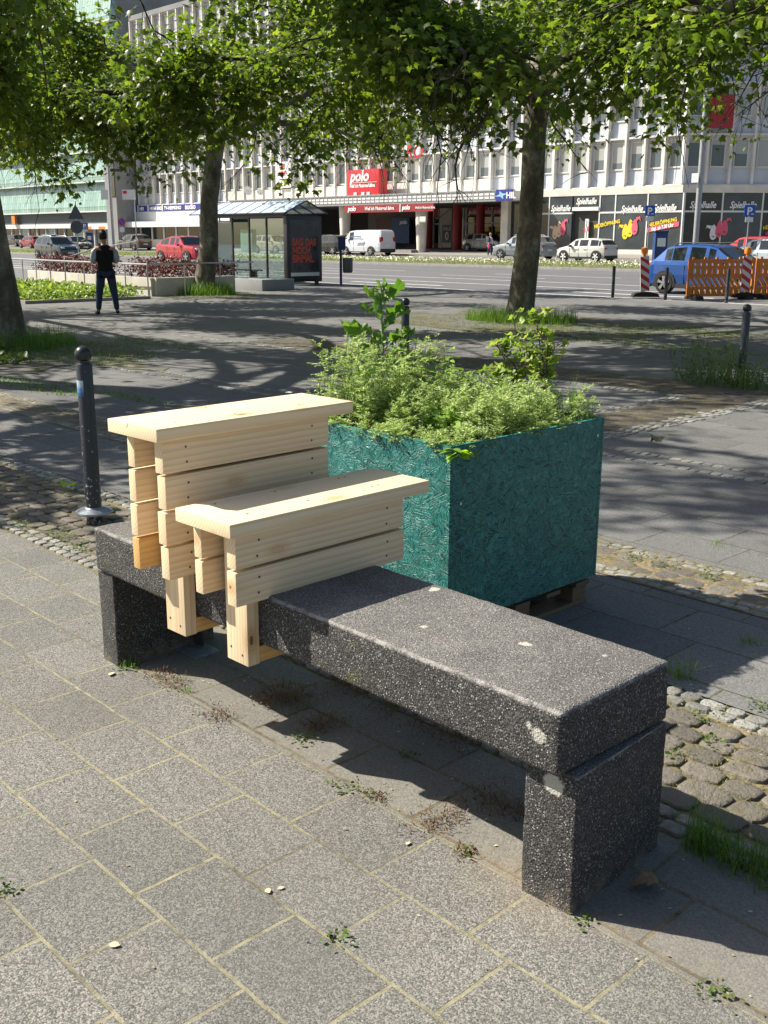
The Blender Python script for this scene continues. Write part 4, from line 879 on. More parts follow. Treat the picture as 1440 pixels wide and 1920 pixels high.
sp_text(ob, Tm, EX, (xs[4]+xs[3])/2, 4.15); sp_text(ob, Tm, EX, fx(1049), fz(1049, 396)); sp_text(ob, Tm, EX, fx(1182), fz(1182, 397)); sp_text(ob, Tm, EX, fx(1243), fz(1243, 395))
M_DULL = P('dull red lettering', (.30, .012, .02), .6)
text('GAMBLING', .42, Tm(fx(1049), .03, fz(1049, 385)), EX, M_DULL, ob, align='CENTER', bold=.01) if False else None
text('NEUERÖFFNUNG', .36, Tm(fx(1138), .03, fz(1138, 423)), (PI/2, -.17, 0), M_YEL, ob, align='CENTER', bold=.012, sx=.8)
text('NEUERÖFFNUNG', .36, Tm(fx(1242), .03, fz(1242, 420)), (PI/2, -.17, 0), M_YEL, ob, align='CENTER', bold=.012, sx=.8)
b = MB(); u_, z_ = fx(1242), fz(1242, 427); b.prism([(-1.25, -.32), (1.25, .1), (1.25, .42), (-1.25, 0)], lambda p, q, d: Tm(u_+p, .01+d, z_+q), 0, .012); b.build('sign_strip', M_PINK, ob)
text('tägl. ab 7.00 Uhr', .34, Tm(u_, .04, z_-.06), (PI/2, -.165, 0), M_WT, ob, align='CENTER', bold=.012, sx=.78)
# second wing ground floor (u measured from the corner)
T2c = lambda u, v, z: T2f(20*PIT-u, v, z)
R2_ = (PI/2, 0, math.atan2(e2[1], e2[0]))
MB().box(0, 31, -2, .02, GZ-.5, GZ+.32, T=T2c).build('plinth', M_WPANEL, ob2)
M_SL2 = M_SLATE
for k in range(10): panel(ob2, T2c, .12+k*2.75, .12+(k+1)*2.75, M_SLATE if k % 2 else M_DGL)
for k in range(6): sp_text(ob2, T2c, R2_, 1.5+k*2.75, 3.75)
jester(ob2, T2c, 4.0-1.2, 2.35, 1.0, [M_WHITE, M_PINK, M_PINK]); jester(ob2, T2c, 10.2-1, 2.35, 1.0, [M_WHITE, M_PINK, M_PINK])
text('NEUERÖFFNUNG', .36, T2c(6.9, .03, 2.5), (PI/2, -.17, R2_[2]), M_YEL, ob2, align='CENTER', bold=.012, sx=.8); text('tägl. ab 7.00 Uhr', .34, T2c(6.9, .03, 2.1), (PI/2, -.17, R2_[2]), M_PINK, ob2, align='CENTER', bold=.014, sx=.8)
sgn = MB(); sgn.box(1.3, 3.0, .1, .4, 8.9, 11.0, T=T2c); sgn.build('red_sign', P('sign red', (.35, .02, .03), .5), ob2)
# passage under the block
XR, XL = fx(957), fx(432)
ob_box('passage_wall', XL, XR, 76, 76.3, GZ-.4, 4.749, M_DARK2); ob_box('soffit', XL, XR, 66.01, 76, 4.5, 4.7485, P('soffit', (.16, .15, .14), .8))
ob_box('pillar', fx(957), fx(944), 65.6, 76, GZ-.4, 4.7, M_WPANEL)
ob_box('shop_wall', xs[6]-.06, fx(957)+.01, 66.0, 66.5, GZ-.3, 4.749, M_DGL)
def back(px0, px1, z0, z1, m, Y=75.5, nm='shop_window'): return ob_box(nm, fx(px0, Y), fx(px1, Y), Y, Y+.25, z0, z1, m)
for a, c in ((812, 840), (848, 868), (873, 942)): 
    back(a, c, 3.75, 4.48, M_RED, nm='red_band'); back(a+1, c-1, 1.25, 3.6, M_DGL); back(a, c, .82, 1.2, M_DRED, nm='red_base')
for px in (812, 841, 848, 868, 873, 897, 921, 942): back(px-1, px+1, .8, 4.45, M_WHITE, 75.38, 'mullion')
back(812, 942, 2.95, 3.08, M_WHITE, 75.4, 'transom'); back(822, 846, .8, 4.45, M_WPANEL, 75.2, 'pillar')
for px in (838, 858, 886, 911, 933): text('polo', .62, (fx(px, 75.3), 75.3, 3.88), EX, M_WT, ob, shear=.2, bold=.02, align='CENTER')
back(829, 851, 1.3, 2.9, P('sale poster', (.16, .13, .14), .5), 75.0, 'poster'); text('SALE', .5, (fx(838, 74.9), 74.9, 2.4), EX, M_WT, ob, align='CENTER'); text('0', 1.0, (fx(838, 74.9), 74.9, 1.55), EX, M_WT, ob, align='CENTER', bold=.03)
for px in (911, 933): back(px-5, px+5, 1.6, 2.75, M_YEL, 75.0, 'poster'); text('20%', .42, (fx(px, 74.9), 74.9, 2.0), EX, M_DARK2, ob, align='CENTER', bold=.02)
back(705, 735, .9, 3.6, P('brown poster', (.09, .02, .02), .5), 73.0, 'poster'); back(735, 767, 1.2, 3.6, P('blue poster', (.015, .06, .20), .5), 72.9, 'poster'); text('polo', .55, (fx(756, 72.8), 72.8, 3.0), EX, M_WT, ob, shear=.2, bold=.02, align='CENTER')
back(690, 780, .7, 4.45, P('grey inner wall', (.22, .21, .19), .8), 74.5, 'passage_wall')
def column(px, Y, rb, rt, m, par=ob):
    x = fx(px, Y); b = MB(); b.lathe([(rb, gz(Y)-.1), (rb, gz(Y)+.3), (rt, 4.5)], x, Y, 20); b.build('column', m, par, smooth=True)
column(790, 64.0, .38, .55, M_WPANEL); column(647, 64.0, .38, .55, M_WPANEL); column(857, 70, .42, .42, M_DRED); column(900, 70, .38, .38, M_DRED); column(803, 72, .42, .42, M_DRED)
ob_box('notice', fx(786, 63.4), fx(797, 63.4), 63.42, 63.46, 2.9, 3.4, M_WHITE)
ob_box('traffic_island', fx(742, 63), fx(820, 66), 62.9, 66.6, GZ-.3, GZ+.13, M_KERB)
# canopy with its louvred front
CX0, CX1 = fx(432, 63), fx(957, 63); ob_box('canopy', CX0, CX1, 63.05, 65.96, 4.5, 5.16, M_WHITE)
b = MB(); n = 62; cxr = fx(927, 63)
for k in range(n):
    a = CX0+(cxr-CX0)*k/n; c = (cxr-CX0)/n
    b.box(a, a+.05, 62.98, 63.049, 4.5, 5.16, ); b.box(a+.08, a+c-.05, 62.93, 63.03, 4.60, 4.76); b.box(a+.08, a+c-.05, 62.93, 63.03, 4.86, 5.02)
b.build('louvres', M_WHITE, ob); ob_box('canopy_edge', CX0, CX1, 62.9, 63.4, 5.161, 5.25, M_SLAT2)
ob_box('canopy_edge', CX0, CX1, 62.95, 63.4, 4.41, 4.499, M_SLAT2)
ob_box('blue_sign', fx(928, 62.9), fx(958, 62.9), 62.86, 62.97, 4.42, 5.24, M_BLUES)
text('HIL', .62, (fx(946, 62.8), 62.84, 4.6), EX, M_WT, ob, bold=.02)
b = MB(); cx_, cz_ = fx(937, 62.8), 4.84; b.prism([(.55*(1 if i % 2 == 0 else .32)*math.cos(i*PI/4+.3)*1.2, .32*(1 if i % 2 == 0 else .4)*math.sin(i*PI/4+.3)) for i in range(8)], lambda p, q, d: (cx_+p, 62.85-d, cz_+q), 0, .01); b.build('star_emblem', P('pale blue paint', (.25, .5, .65), .5), ob)
rb = ob_box('red_banner', fx(647, 62.6), fx(813, 62.6), 62.55, 62.65, 3.78, 4.40, M_DRED)
text('polo', .56, (fx(652, 62.5), 62.53, 3.93), EX, M_WT, ob, shear=.2, bold=.02); text('Weil ich Motorrad fahre.', .42, (fx(683, 62.5), 62.53, 3.96), EX, M_WT, ob, shear=.25, bold=.008, sx=.86)
text('polo', .5, (fx(753, 62.5), 62.53, 3.95), EX, M_WT, ob, shear=.2, bold=.02); text('Weil ich Motorrad fahre.', .28, (fx(777, 62.5), 62.53, 3.98), EX, M_WT, ob, shear=.25, bold=.004, sx=.8); ob_box('banner_gap', fx(748, 62.5), fx(750, 62.5), 62.53, 62.549, 3.78, 4.4, M_WHITE)
sb = thing('shop_sign_box', 'red box sign with white lettering standing on the canopy', 'sign', (fx(693, 65), 64.6, 5.25)); q = MB().box(-2.1, 2.05, -.4, .6, 0, 2.2).build('box', M_RED, sb, bevel=.03)
text('polo', 1.25, (-1.65, -.42, 1.25), EX, M_WT, sb, shear=.2, bold=.04, sx=1.05); text('Weil ich Motorrad fahre.', .42, (-1.75, -.42, .72), EX, M_WT, sb, shear=.3, bold=.012, sx=.78)
MB().box(-1.75, 1.8, -.43, -.401, 1.1, 1.13).build('line', M_WT, sb)
b = MB(); [b.box(x_, x_+.35, -.5, -.401, .03, .3) for x_ in (-1.1, -.1, .6)]; b.build('floodlight', M_WHITE, sb)
text('RO', 1.5, (fx(757, 65.5), 65.6, fz(757, 297, 65.5)), EX, M_RED, ob, bold=.02, shear=.15)
text('EU', 1.5, (fx(700, 65.5), 65.6, fz(700, 299, 65.5)), EX, M_RED, ob, bold=.02, shear=.15) if False else None
# banner and dishes
bn = thing('banner', 'white company banner with a red figure emblem hung on the concrete fins', 'banner', (fx(532, 65.8), 65.88, fz(532, 352, 65.8))); bz = fz(532, 303, 65.8)-fz(532, 352, 65.8); bw_ = (fx(546, 65.8)-fx(518, 65.8))/2
MB().box(-bw_, bw_, -.03, .03, 0, bz).build('cloth', M_WHITE, bn); text('ADING.', bz*.16, (0, -.04, bz*.52), EX, M_RED, bn, align='CENTER', bold=.012, sx=1.1); text('www.ading.de', bz*.085, (0, -.04, bz*.30), EX, M_DARK2, bn, align='CENTER')
b = MB(); b.box(-.28, .28, -.045, -.031, bz*.7, bz*.92); b.build('emblem', M_RED, bn); b = MB(); b.box(-.18, -.08, -.055, -.046, bz*.7, bz*.79); b.box(.08, .18, -.055, -.046, bz*.7, bz*.79); b.box(-.08, .08, -.055, -.046, bz*.84, bz*.88); b.build('emblem', M_WHITE, bn)
for px, py, r, lb in ((468, 356, .46, 'larger white satellite dish left of its twin on the fins'), (490, 358, .36, 'smaller white satellite dish right of the bigger one')):
    t = thing('satellite_dish', lb, 'satellite dish', (fx(px, 65), 65.1, fz(px, py, 65.1)), .35, 'satellite dishes on the office block'); b = MB(); b.lathe([(.001, .10)]+[(r*q, .10-.0-.10*q*q*0+.12*q*q) for q in (.3, .6, .85, 1)]+[(r, .235), (r*.6, .15), (.001, .12)], n=20)
    d = b.build('dish', P('dish white', (.6, .6, .6), .5), t, smooth=True); d.rotation_euler = (PI*.62, 0, 0); b = MB(); b.tube([(0, .1, 0), (0, .85, -.1)], .03, 6); b.tube([(0, 0, -.3), (0, -.5, .05)], .012, 5); b.build('arm', M_SLAT2, t)
# audio shop at the left end
ax0, ax1 = fx(258), fx(432)
ob_box('shop_sign_band', ax0, ax1, 65.9, 66.3, fz(262, 397), fz(262, 386), M_BLUES); zb_ = fz(262, 397)
ob_box('white_band', ax0, ax1, 65.95, 66.3, zb_-1.15, zb_-.001, M_WHITE); ob_box('awning', ax0-1.0, ax1, 64.4, 66.3, zb_-1.75, zb_-1.151, M_WHITE)
ob_box('plinth', ax0, ax1, 65.95, 66.3, GZ-.4, GZ+.85, M_WPANEL); ob_box('wall_infill', ax0-.3, ax1, 66.35, 66.5, GZ, 5.3, M_DARK2)
for px0, px1 in ((266, 284), (287, 306), (309, 329), (332, 352), (355, 375), (378, 400), (403, 428)): ob_box('shop_window', fx(px0), fx(px1), 66.05, 66.2, GZ+.86, zb_-1.76, M_DGL)
for px in (264, 285.5, 307.5, 330.5, 353.5, 376.5, 401.5, 430): ob_box('mullion', fx(px)-.14, fx(px)+.14, 65.98, 66.3, GZ+.86, zb_-1.76, M_WHITE)
sc_ = fx(270)-fx(262)
for px, tx, s_ in ((266, 'HIFI', .5), (285, 'HIGH END', .5), (312, 'TV-HEIMKINO', .5)): text(tx, s_, (fx(px), 65.87, zb_+.14), EX, M_WT, ob, bold=.02, sx=1.1); ob_box('sign_divider', fx(px)-.45, fx(px)-.25, 65.85, 65.899, zb_+.02, zb_+.7, M_WHITE)
text('audio', .85, (fx(351), 65.87, zb_+.12), EX, M_WT, ob, bold=.02, sx=1.1)
# stair tower and green building
st_ = thing('stair_tower', 'plain grey concrete stair tower between the green and the pale building', 'tower', (0, 0, 0)); MB().box(fx(238), fx(258)-.02, 63.5, 76, GZ-.4, 23).build('wall', M_CONC, st_)
MB().box(fx(250), fx(257), 63.42, 63.499, 6.2, 22).build('stair_window', M_DGL, st_)
gm = NM('patinated green glass panels'); p_ = gm.pos(); sp_ = gm.node('ShaderNodeSeparateXYZ', {'Vector': p_}); uv_ = gm.node('ShaderNodeCombineXYZ', {0: sp_.outputs[2], 1: sp_.outputs[0], 2: 0.0}).outputs[0]
br_ = gm.node('ShaderNodeTexBrick', {'Vector': uv_, 'Color1': (.20, .34, .27, 1), 'Color2': (.33, .50, .42, 1), 'Mortar': (.05, .09, .075, 1), 'Scale': 1.0, 'Mortar Size': .035, 'Brick Width': 2.3, 'Row Height': .62}, offset=.37)
M_GREEN = gm.out(gm.mix(gm.rng(gm.noise(p_, .4, 4), .35, .65, 0, .5), br_.outputs['Color'], (.26, .36, .34)), .3)
gb = thing('green_building', 'building clad in overlapping bands of pale green glass panels', 'building', (0, 0, 0)); gx0, gx1 = -230, fx(238)-.05; zg = fz(120, 398)
MB().box(gx0, gx1-2.5, 66.5, 86, GZ-.4, zg+.3).build('wall', M_DARK2, gb); MB().box(gx0, gx1, 66.2, 86, zg+.31, zg+24.5).build('wall', M_CONC, gb)
bh = 3.45
for k in range(7):
    z = zg+k*bh; b = MB(); b.quad((gx0, 65.35, z+.5), (gx1, 65.35, z+.5), (gx1, 66.0, z+bh-.06), (gx0, 66.0, z+bh-.06)); b.quad((gx1, 65.35, z+.5), (gx1, 66.2, z+.5), (gx1, 66.2, z+bh-.06), (gx1, 66.0, z+bh-.06)); b.build('panel_band', M_GREEN, gb, fix=False)
    MB().box(gx0, gx1+.1, 65.25, 66.2, z-.12, z).build('ledge', M_WHITE, gb); b = MB(); b.box(gx0, gx1-.02, 65.37, 65.6, z+.001, z+.49); b.build('louvre_strip', M_GREEN, gb)
MB().box(gx0, gx1, 65.9, 66.5, zg-1.45, zg-.121).build('fascia', P('dark slate fascia', (.07, .085, .085), .6), gb)
MB().box(gx0, gx1-2.3, 65.7, 66.5, zg-2.0, zg-1.46).build('white_band', M_WHITE, gb)
for i in range(26):
    x = gx1-2.6-i*2.6; MB().box(x-2.45, x-.15, 66.2, 66.45, GZ+.3, zg-2.05).build('shop_window', M_DGL if i % 3 else P('pale shop glass', (.22, .30, .30), .15), gb); MB().box(x-.14, x, 66.0, 66.46, GZ-.2, zg-2.05).build('mullion', M_WHITE, gb)
for i, m_ in enumerate((M_ORG, M_WHITE, M_ORG, M_WHITE, M_ORG)): a = fx(165+i*13); MB().box(a, fx(165+(i+1)*13), 65.6, 65.69, fz(165, 430), fz(165, 425)).build('fascia_stripe', m_, gb)
MB().box(fx(33), fx(39), 65.3, 65.6, zg-1.4, zg-.3).build('orange_sign', M_ORG, gb)
# ---------------------------------------------------------------- verge
stuff(obj_np('verge', [blades(np.stack([rg.uniform(-130, 10, 26000), (yy := rg.uniform(45.3, 53.6, 26000)), [gz(v)+.02 for v in yy]], 1), .14, .05, rg, .9, 2)], leaf_mat('meadow blades', (.10, .17, .03), (.20, .28, .06), (.36, .40, .14), .25)), 'unmown grass verge between the road and the parked cars', 'grass')
sheet('verge_soil', -220, 60, yr(45.18, 53.5, 4), M_EARTH, .03)
nn = 3200; yy = rg.uniform(46.5, 53.5, nn); q = np.stack([rg.uniform(-75, -15, nn), yy, [gz(v)+.16 for v in yy]], 1)
stuff(obj_np('daisies', scatter([(0, 0, 0), (.5, .5, 0), (0, 1, 0), (-.5, .5, 0)], [(0, 1, 2, 3)], q, rg.normal(0, 1, (nn, 3)), rg.normal(0, .4, (nn, 3))+[0, -.5, 1], rg.uniform(.05, .11, nn), rg), P('daisy white', (.62, .62, .42), .6)), 'tiny white daisies spread over the road verge', 'daisies')

# ---------------------------------------------------------------- cars
def paint(name, c, metal=.3, rough=.25): s = NM(name); return s.out(c, rough, None, metal, **{'Coat Weight': .8, 'Coat Roughness': .06})
M_TYRE = P('tyre rubber', (.018, .018, .018), .85); M_RIM = P('alloy rim', (.42, .43, .45), .3, .7); M_CGL = glass('car glass', (.014, .02, .023), .04); M_BLK = P('black plastic', (.02, .02, .021), .55)
M_TAIL = P('tail lamp red', (.35, .012, .015), .25); M_HEAD = P('headlamp glass', (.6, .62, .65), .15); M_PLATE = P('number plate white', (.65, .65, .63), .5)
KIND = {
 'cross': dict(st=[(0,.50,.52),(.012,.58,.60),(.03,.63,.66),(.06,.65,.72),(.15,.65,.93),(.21,.645,.97),(.33,.64,1.0),(.355,.64,1.0),(.49,.625,.985),(.51,.625,.98),(.57,.615,.945),(.73,.60,.67),(.81,.58,.625),(.92,.53,.565),(.97,.45,.49),(1,.32,.35)], bot=.14, cab=(4, 10), pil=(6, 8)),   # x (0 rear .. 1 front), belt height, top height as fractions of H ; cabin flag
 'suv': dict(st=[(0, .50, .52), (.012, .60, .62), (.03, .66, .69), (.05, .67, .72), (.115, .66, .93), (.15, .655, .97), (.30, .645, 1.0), (.33, .64, 1.0), (.50, .63, .995), (.52, .63, .99), (.60, .62, .96), (.735, .615, .66), (.80, .60, .635), (.92, .56, .585), (.97, .50, .53), (1, .36, .38)], bot=.13, gl=(3, 4), ws=(10, 11), cab=(4, 10), pil=(6, 8), rear=(3, 4)),
 'hatch': dict(st=[(0, .52, .54), (.012, .60, .62), (.02, .65, .68), (.04, .66, .71), (.09, .655, .92), (.13, .65, .97), (.30, .64, 1.0), (.33, .64, 1.0), (.52, .63, .99), (.54, .63, .985), (.62, .62, .95), (.76, .615, .67), (.83, .60, .63), (.94, .54, .57), (.98, .47, .50), (1, .36, .38)], bot=.13, cab=(4, 10), pil=(6, 8)),
 'van': dict(st=[(0, .50, .55), (.004, .52, .60), (.01, .54, .90), (.02, .55, .96), (.03, .55, .985), (.05, .55, 1.0), (.30, .55, 1.0), (.33, .55, 1.0), (.60, .55, .99), (.62, .55, .985), (.73, .55, .96), (.86, .56, .60), (.90, .53, .56), (.96, .47, .50), (.985, .40, .42), (1, .28, .30)], bot=.12, cab=(8, 10), pil=(6, 8)),
 'coupe': dict(st=[(0, .55, .57), (.01, .62, .64), (.03, .66, .68), (.06, .67, .70), (.16, .665, .84), (.22, .66, .91), (.36, .65, .985), (.39, .645, .99), (.50, .64, 1.0), (.52, .635, 1.0), (.60, .63, .96), (.73, .625, .665), (.80, .61, .645), (.92, .57, .59), (.97, .51, .53), (1, .38, .40)], bot=.13, cab=(4, 10), pil=(6, 8))}
def car(label, kind, px, Y, head, L, W, H, col_, wheels=(.17, .80), wr=.33, zoff=0, trim=False, roofrail=False, mat_metal=.3, rim=None):
    K = KIND[kind]; st = K['st']; g = gcol(px, Y); t = thing('parked_car' if kind != 'van' else 'white_van', label, 'car' if kind != 'van' else 'van', (g[0], g[1], g[2]+zoff), head, None)
    body_m = paint('car paint '+label.split()[0]+label.split()[1], col_, mat_metal); rings = []
    for i, (fxx, fb, ft) in enumerate(st):
        x = (fxx-.5)*L; w_ = W/2*(1-.16*abs(2*fxx-1)**5-(.05 if fxx > .97 or fxx < .005 else 0)); zb = H*K['bot']+(.10 if fxx < .02 or fxx > .97 else 0); hb, ht = H*fb, H*ft
        wr_ = w_*.95-(.30 if kind != 'van' else .16)*(ht-hb)
        rings.append([(0, zb), (w_*.86, zb), (w_*.97, zb+.10), (w_, zb+.5*(hb-zb)), (w_*.985, hb-.10), (w_*.95, hb), (wr_, ht-.045*(1 if ht-hb > .1 else .3)), (wr_*.86, ht), (0, ht+.015)])
        rings[-1] = [(x, y, z) for y, z in rings[-1]]
    B, Gm, Wd = MB(), MB(), []
    n = len(rings[0])
    def put(mb, sg, q): mb.add([(p[0], p[1]*sg, p[2]) for p in q], [(0, 1, 2, 3) if sg > 0 else (3, 2, 1, 0)])
    c0, c1 = K['cab']
    for i in range(len(rings)-1):
        for j in range(n-1):
            q = [rings[i][j], rings[i+1][j], rings[i+1][j+1], rings[i][j+1]]
            isg = (j == 5 and c0 <= i < c1) or (j in (6, 7) and i == c1) or (j in (6, 7) and i == c0-1 and kind != 'van')
            for sg in (-1, 1):
                put(B, sg, q)
                if isg:
                    m_ = 0.09
                    c_ = np.mean(q, axis=0); qq = []
                    pill = i in K['pil']
                    if j == 5 and pill: continue
                    for (a_, b_) in ((0, 0), (1, 0), (1, 1), (0, 1)):
                        u0, v0 = (.06 if a_ == 0 else .94), (.10 if b_ == 0 else .90)
                        if j == 6: v0 = .10 if b_ == 0 else 1
                        if j == 7: v0 = b_
                        if j >= 6: u0 = .08 if a_ == 0 else .94
                        P_ = (np.array(q[0])*(1-u0)*(1-v0)+np.array(q[1])*u0*(1-v0)+np.array(q[2])*u0*v0+np.array(q[3])*(1-u0)*v0); qq.append(P_)
                    nr = np.cross(qq[1]-qq[0], qq[3]-qq[0]); nr = nr/np.linalg.norm(nr); nr = nr*(1 if nr@(c_-np.array([c_[0]*.9, 0, H*.5])) > 0 else -1)
                    Wd.append(([(p+nr*.006)*np.array([1, sg, 1]) for p in qq], j, i))
    for rr_ in (rings[0], rings[-1]):
        v = [(p[0], p[1], p[2]) for p in rr_]+[(p[0], -p[1], p[2]) for p in rr_[::-1]]; B.add(v, [tuple(range(len(v)))])
    bo = B.build('body', body_m, t, smooth=True, angle=28)
    for nm_, sel in (('side_window', lambda j, i: j == 5), ('windscreen', lambda j, i: j > 5 and i == c1), ('rear_window', lambda j, i: j > 5 and i < c1)):
        groups = {}
        for q, j, i in Wd:
            if sel(j, i): groups.setdefault((np.sign(q[0][1]) if nm_ == 'side_window' else 0, i if nm_ == 'side_window' else 0), []).append(q)
        for k_, qs in groups.items():
            mb = MB(); [mb.add(q, [(0, 1, 2, 3)]) for q in qs]; mb.build(nm_, M_CGL, t, fix=False)
    if kind != 'van' and True:
        mb = MB(); x0 = (st[0][0]-.5)*L
    yW = W/2
    for wx in wheels:
        x = (wx-.5)*L
        for sg in (-1, 1):
            a = MB(); a.prism([(x+wr*1.16*math.cos(q), wr+wr*1.16*math.sin(q)) for q in np.linspace(-.35, PI+.35, 16)], lambda p, q, d: (p, sg*(yW*.9+d), q), 0, yW*.1+.012)
            ar = a.build('wheel_arch', M_BLK, t)
            w_ = MB(); w_.lathe([(wr*.62, -.10), (wr*.9, -.11), (wr, -.07), (wr, .07), (wr*.9, .105), (wr*.64, .10)], n=26); wo = w_.build('wheel', M_TYRE, t, smooth=True); wo.location = (x, sg*(yW-.075), wr); wo.rotation_euler = (-sg*PI/2, 0, 0)
            r_ = MB(); r_.lathe([(wr*.62, .085), (wr*.62, .1)], n=26); r_.m = [0]*len(r_.f)
            for k in range(5):
                an = 2*PI*k/5; ca, sa = math.cos(an), math.sin(an)
                r_.prism([(-.10*wr, .1*wr), (.10*wr, .1*wr), (.15*wr, .64*wr), (-.15*wr, .64*wr)], lambda p, q, d: (p*ca-q*sa, p*sa+q*ca, .1+d), 0, .02, 1)
            r_.lathe([(wr*.16, .1), (wr*.16, .13)], n=10, m=1); ro = r_.build('rim', [M_BLK, rim or M_RIM], wo)
    for sg in (-1, 1):
        zf = H*st[-3][1]; MB().box(L*.455, L*.487, sg*yW*.52, sg*yW*.80, zf-.17, zf-.03).build('headlight', M_HEAD, t, bevel=.02)
        zr = H*.60; MB().box(-L*.499, -L*.468, sg*yW*.55, sg*yW*.84, zr-.16, zr-.0 if kind != 'van' else zr+.25).build('taillight', M_TAIL, t, bevel=.02)
        xm = (st[10][0]-.5)*L+.18; hm = H*.66; MB().box(xm-.06, xm+.08, sg*(yW-.02), sg*(yW+.19), hm-.06, hm+.08).build('mirror', M_BLK if trim else body_m, t, bevel=.03)
        for xd in (.03, -.14): MB().box(L*xd, L*xd+.16, sg*(yW*.985), sg*(yW+.012), H*.50, H*.50+.03).build('door_handle', M_BLK, t) if kind != 'van' else None
        for xd in ((.335, .515, .70) if kind != 'van' else (.61, .36)): MB().box((xd-.5)*L-.004, (xd-.5)*L+.004, sg*(yW*.97), sg*(yW+.003), H*.2, H*(.58)).build('door_gap', M_BLK, t)
        if trim: MB().box((wheels[0]-.5)*L+wr*1.2, (wheels[1]-.5)*L-wr*1.2, sg*yW*.9, sg*(yW+.012), H*.12, H*.21).build('sill_trim', M_BLK, t)
        if roofrail: b_ = MB(); b_.tube([(-.30*L, sg*yW*.66, H*.97), (-.27*L, sg*yW*.66, H*1.015), (.05*L, sg*yW*.66, H*1.025), (.09*L, sg*yW*.66, H*.985)], .018, 6); b_.build('roof_rail', M_SLAT2 if not trim else M_BLK, t, smooth=True)
    MB().box(-L*.502, -L*.49, -.26, .26, H*.36, H*.36+.12).build('number_plate', M_PLATE, t); MB().box(L*.487, L*.503, -.26, .26, H*.24, H*.24+.12).build('number_plate', M_PLATE, t)
    MB().box(-L*.5-.012, -L*.47, -yW*.8, yW*.8, H*.13, H*.27).build('bumper', M_BLK if (trim or kind == 'van') else body_m, t, bevel=.02); MB().box(L*.46, L*.5+.01, -yW*.74, yW*.74, H*.15, H*.27).build('grille', M_BLK, t, bevel=.02)
    return t
cb = car('blue compact car with black trim passing behind the orange barrier', 'cross', 1350, 30.6, 0, 4.15, 1.80, 1.53, (.008, .07, .28), trim=True, roofrail=True, zoff=-.11)
car('small white hatchback with a black-rimmed lower edge parked before the gambling hall', 'hatch', 1100, 56, PI, 3.72, 1.68, 1.41, (.55, .56, .50), trim=True, mat_metal=0, wheels=(.16, .82), wr=.32, rim=M_WHITE)
car('silver grey estate-like off-roader partly hidden by the middle tree trunk', 'suv', 982, 57.3, PI, 4.4, 1.83, 1.58, (.24, .27, .30), roofrail=True, mat_metal=.6)
vn = car('white delivery van with grey side stripes parked by the passage', 'van', 688, 59.2, PI, 5.0, 1.99, 1.98, (.60, .62, .66), mat_metal=0, wheels=(.20, .80), wr=.34)
text('Gebäudereinigung', .18, (.9, 1.012, 1.42), (PI/2, 0, PI), P('blue grey lettering', (.15, .25, .35), .5), vn, bold=.004); b = MB(); [b.add([(.1-k*.22, 1.006, .75), (.0-k*.22, 1.006, .75), (-.25-k*.22, 1.006, 1.05), (-.15-k*.22, 1.006, 1.05)], [(0, 1, 2, 3)]) for k in range(4)]; b.build('side_stripe', P('grey stripe', (.25, .25, .27), .5), vn, fix=False)
b = MB(); b.prism([(.17*math.cos(a), .17*math.sin(a)) for a in np.linspace(.6, 5.4, 12)]+[(.11*math.cos(a), .11*math.sin(a)) for a in np.linspace(5.4, .6, 12)], lambda p, q, d: (1.25+p, 1.004+d, 1.55+q), 0, .004); b.build('ring_emblem', P('yellow grey emblem', (.35, .33, .12), .5), vn)
car('silver hatchback parked under the passage beside the red column', 'hatch', 912, 67.5, 0, 4.2, 1.76, 1.48, (.22, .22, .20), mat_metal=.6)
car('black off-roader parked left of the white van', 'suv', 618, 60, PI, 4.5, 1.86, 1.62, (.012, .013, .015))
car('beige people carrier seen through the bus shelter glass', 'suv', 515, 59.5, 0, 4.4, 1.8, 1.6, (.33, .30, .25), mat_metal=.5)
car('crimson coupe-like off-roader half hidden by the dark tree trunk', 'coupe', 350, 39.5, 0, 4.9, 2.0, 1.70, (.40, .012, .03), wr=.37, zoff=-.1)
car('brown grey estate car parked before the audio shop', 'suv', 252, 60, PI, 4.87, 1.87, 1.66, (.13, .125, .10), trim=True, roofrail=True, mat_metal=.6)
car('dark petrol off-roader driving on the road at the left', 'suv', 108, 38.5, 0, 4.5, 1.85, 1.66, (.035, .055, .065), roofrail=True, mat_metal=.5, zoff=-.1)
car('small dark red car parked at the far left', 'hatch', 62, 60, PI, 4.3, 1.8, 1.5, (.28, .02, .04))
car('black car cut by the leaning tree trunk at the far left', 'suv', 35, 62, 0, 4.4, 1.8, 1.55, (.012, .012, .013))
car('pale blue car parked beyond the petrol off-roader', 'hatch', 100, 64, 0, 4.4, 1.8, 1.55, (.10, .20, .30))
car('black car behind the round back of the traffic sign', 'suv', 143, 53, 0, 4.3, 1.8, 1.5, (.015, .016, .018))
car('red car with dark roof in the parking row at the right edge', 'hatch', 1412, 51.5, PI, 4.2, 1.8, 1.55, (.50, .02, .035))
car('pale silver blue car in front of the red one at the right edge', 'hatch', 1440, 46.5, PI, 4.3, 1.8, 1.5, (.42, .50, .54), mat_metal=.2)

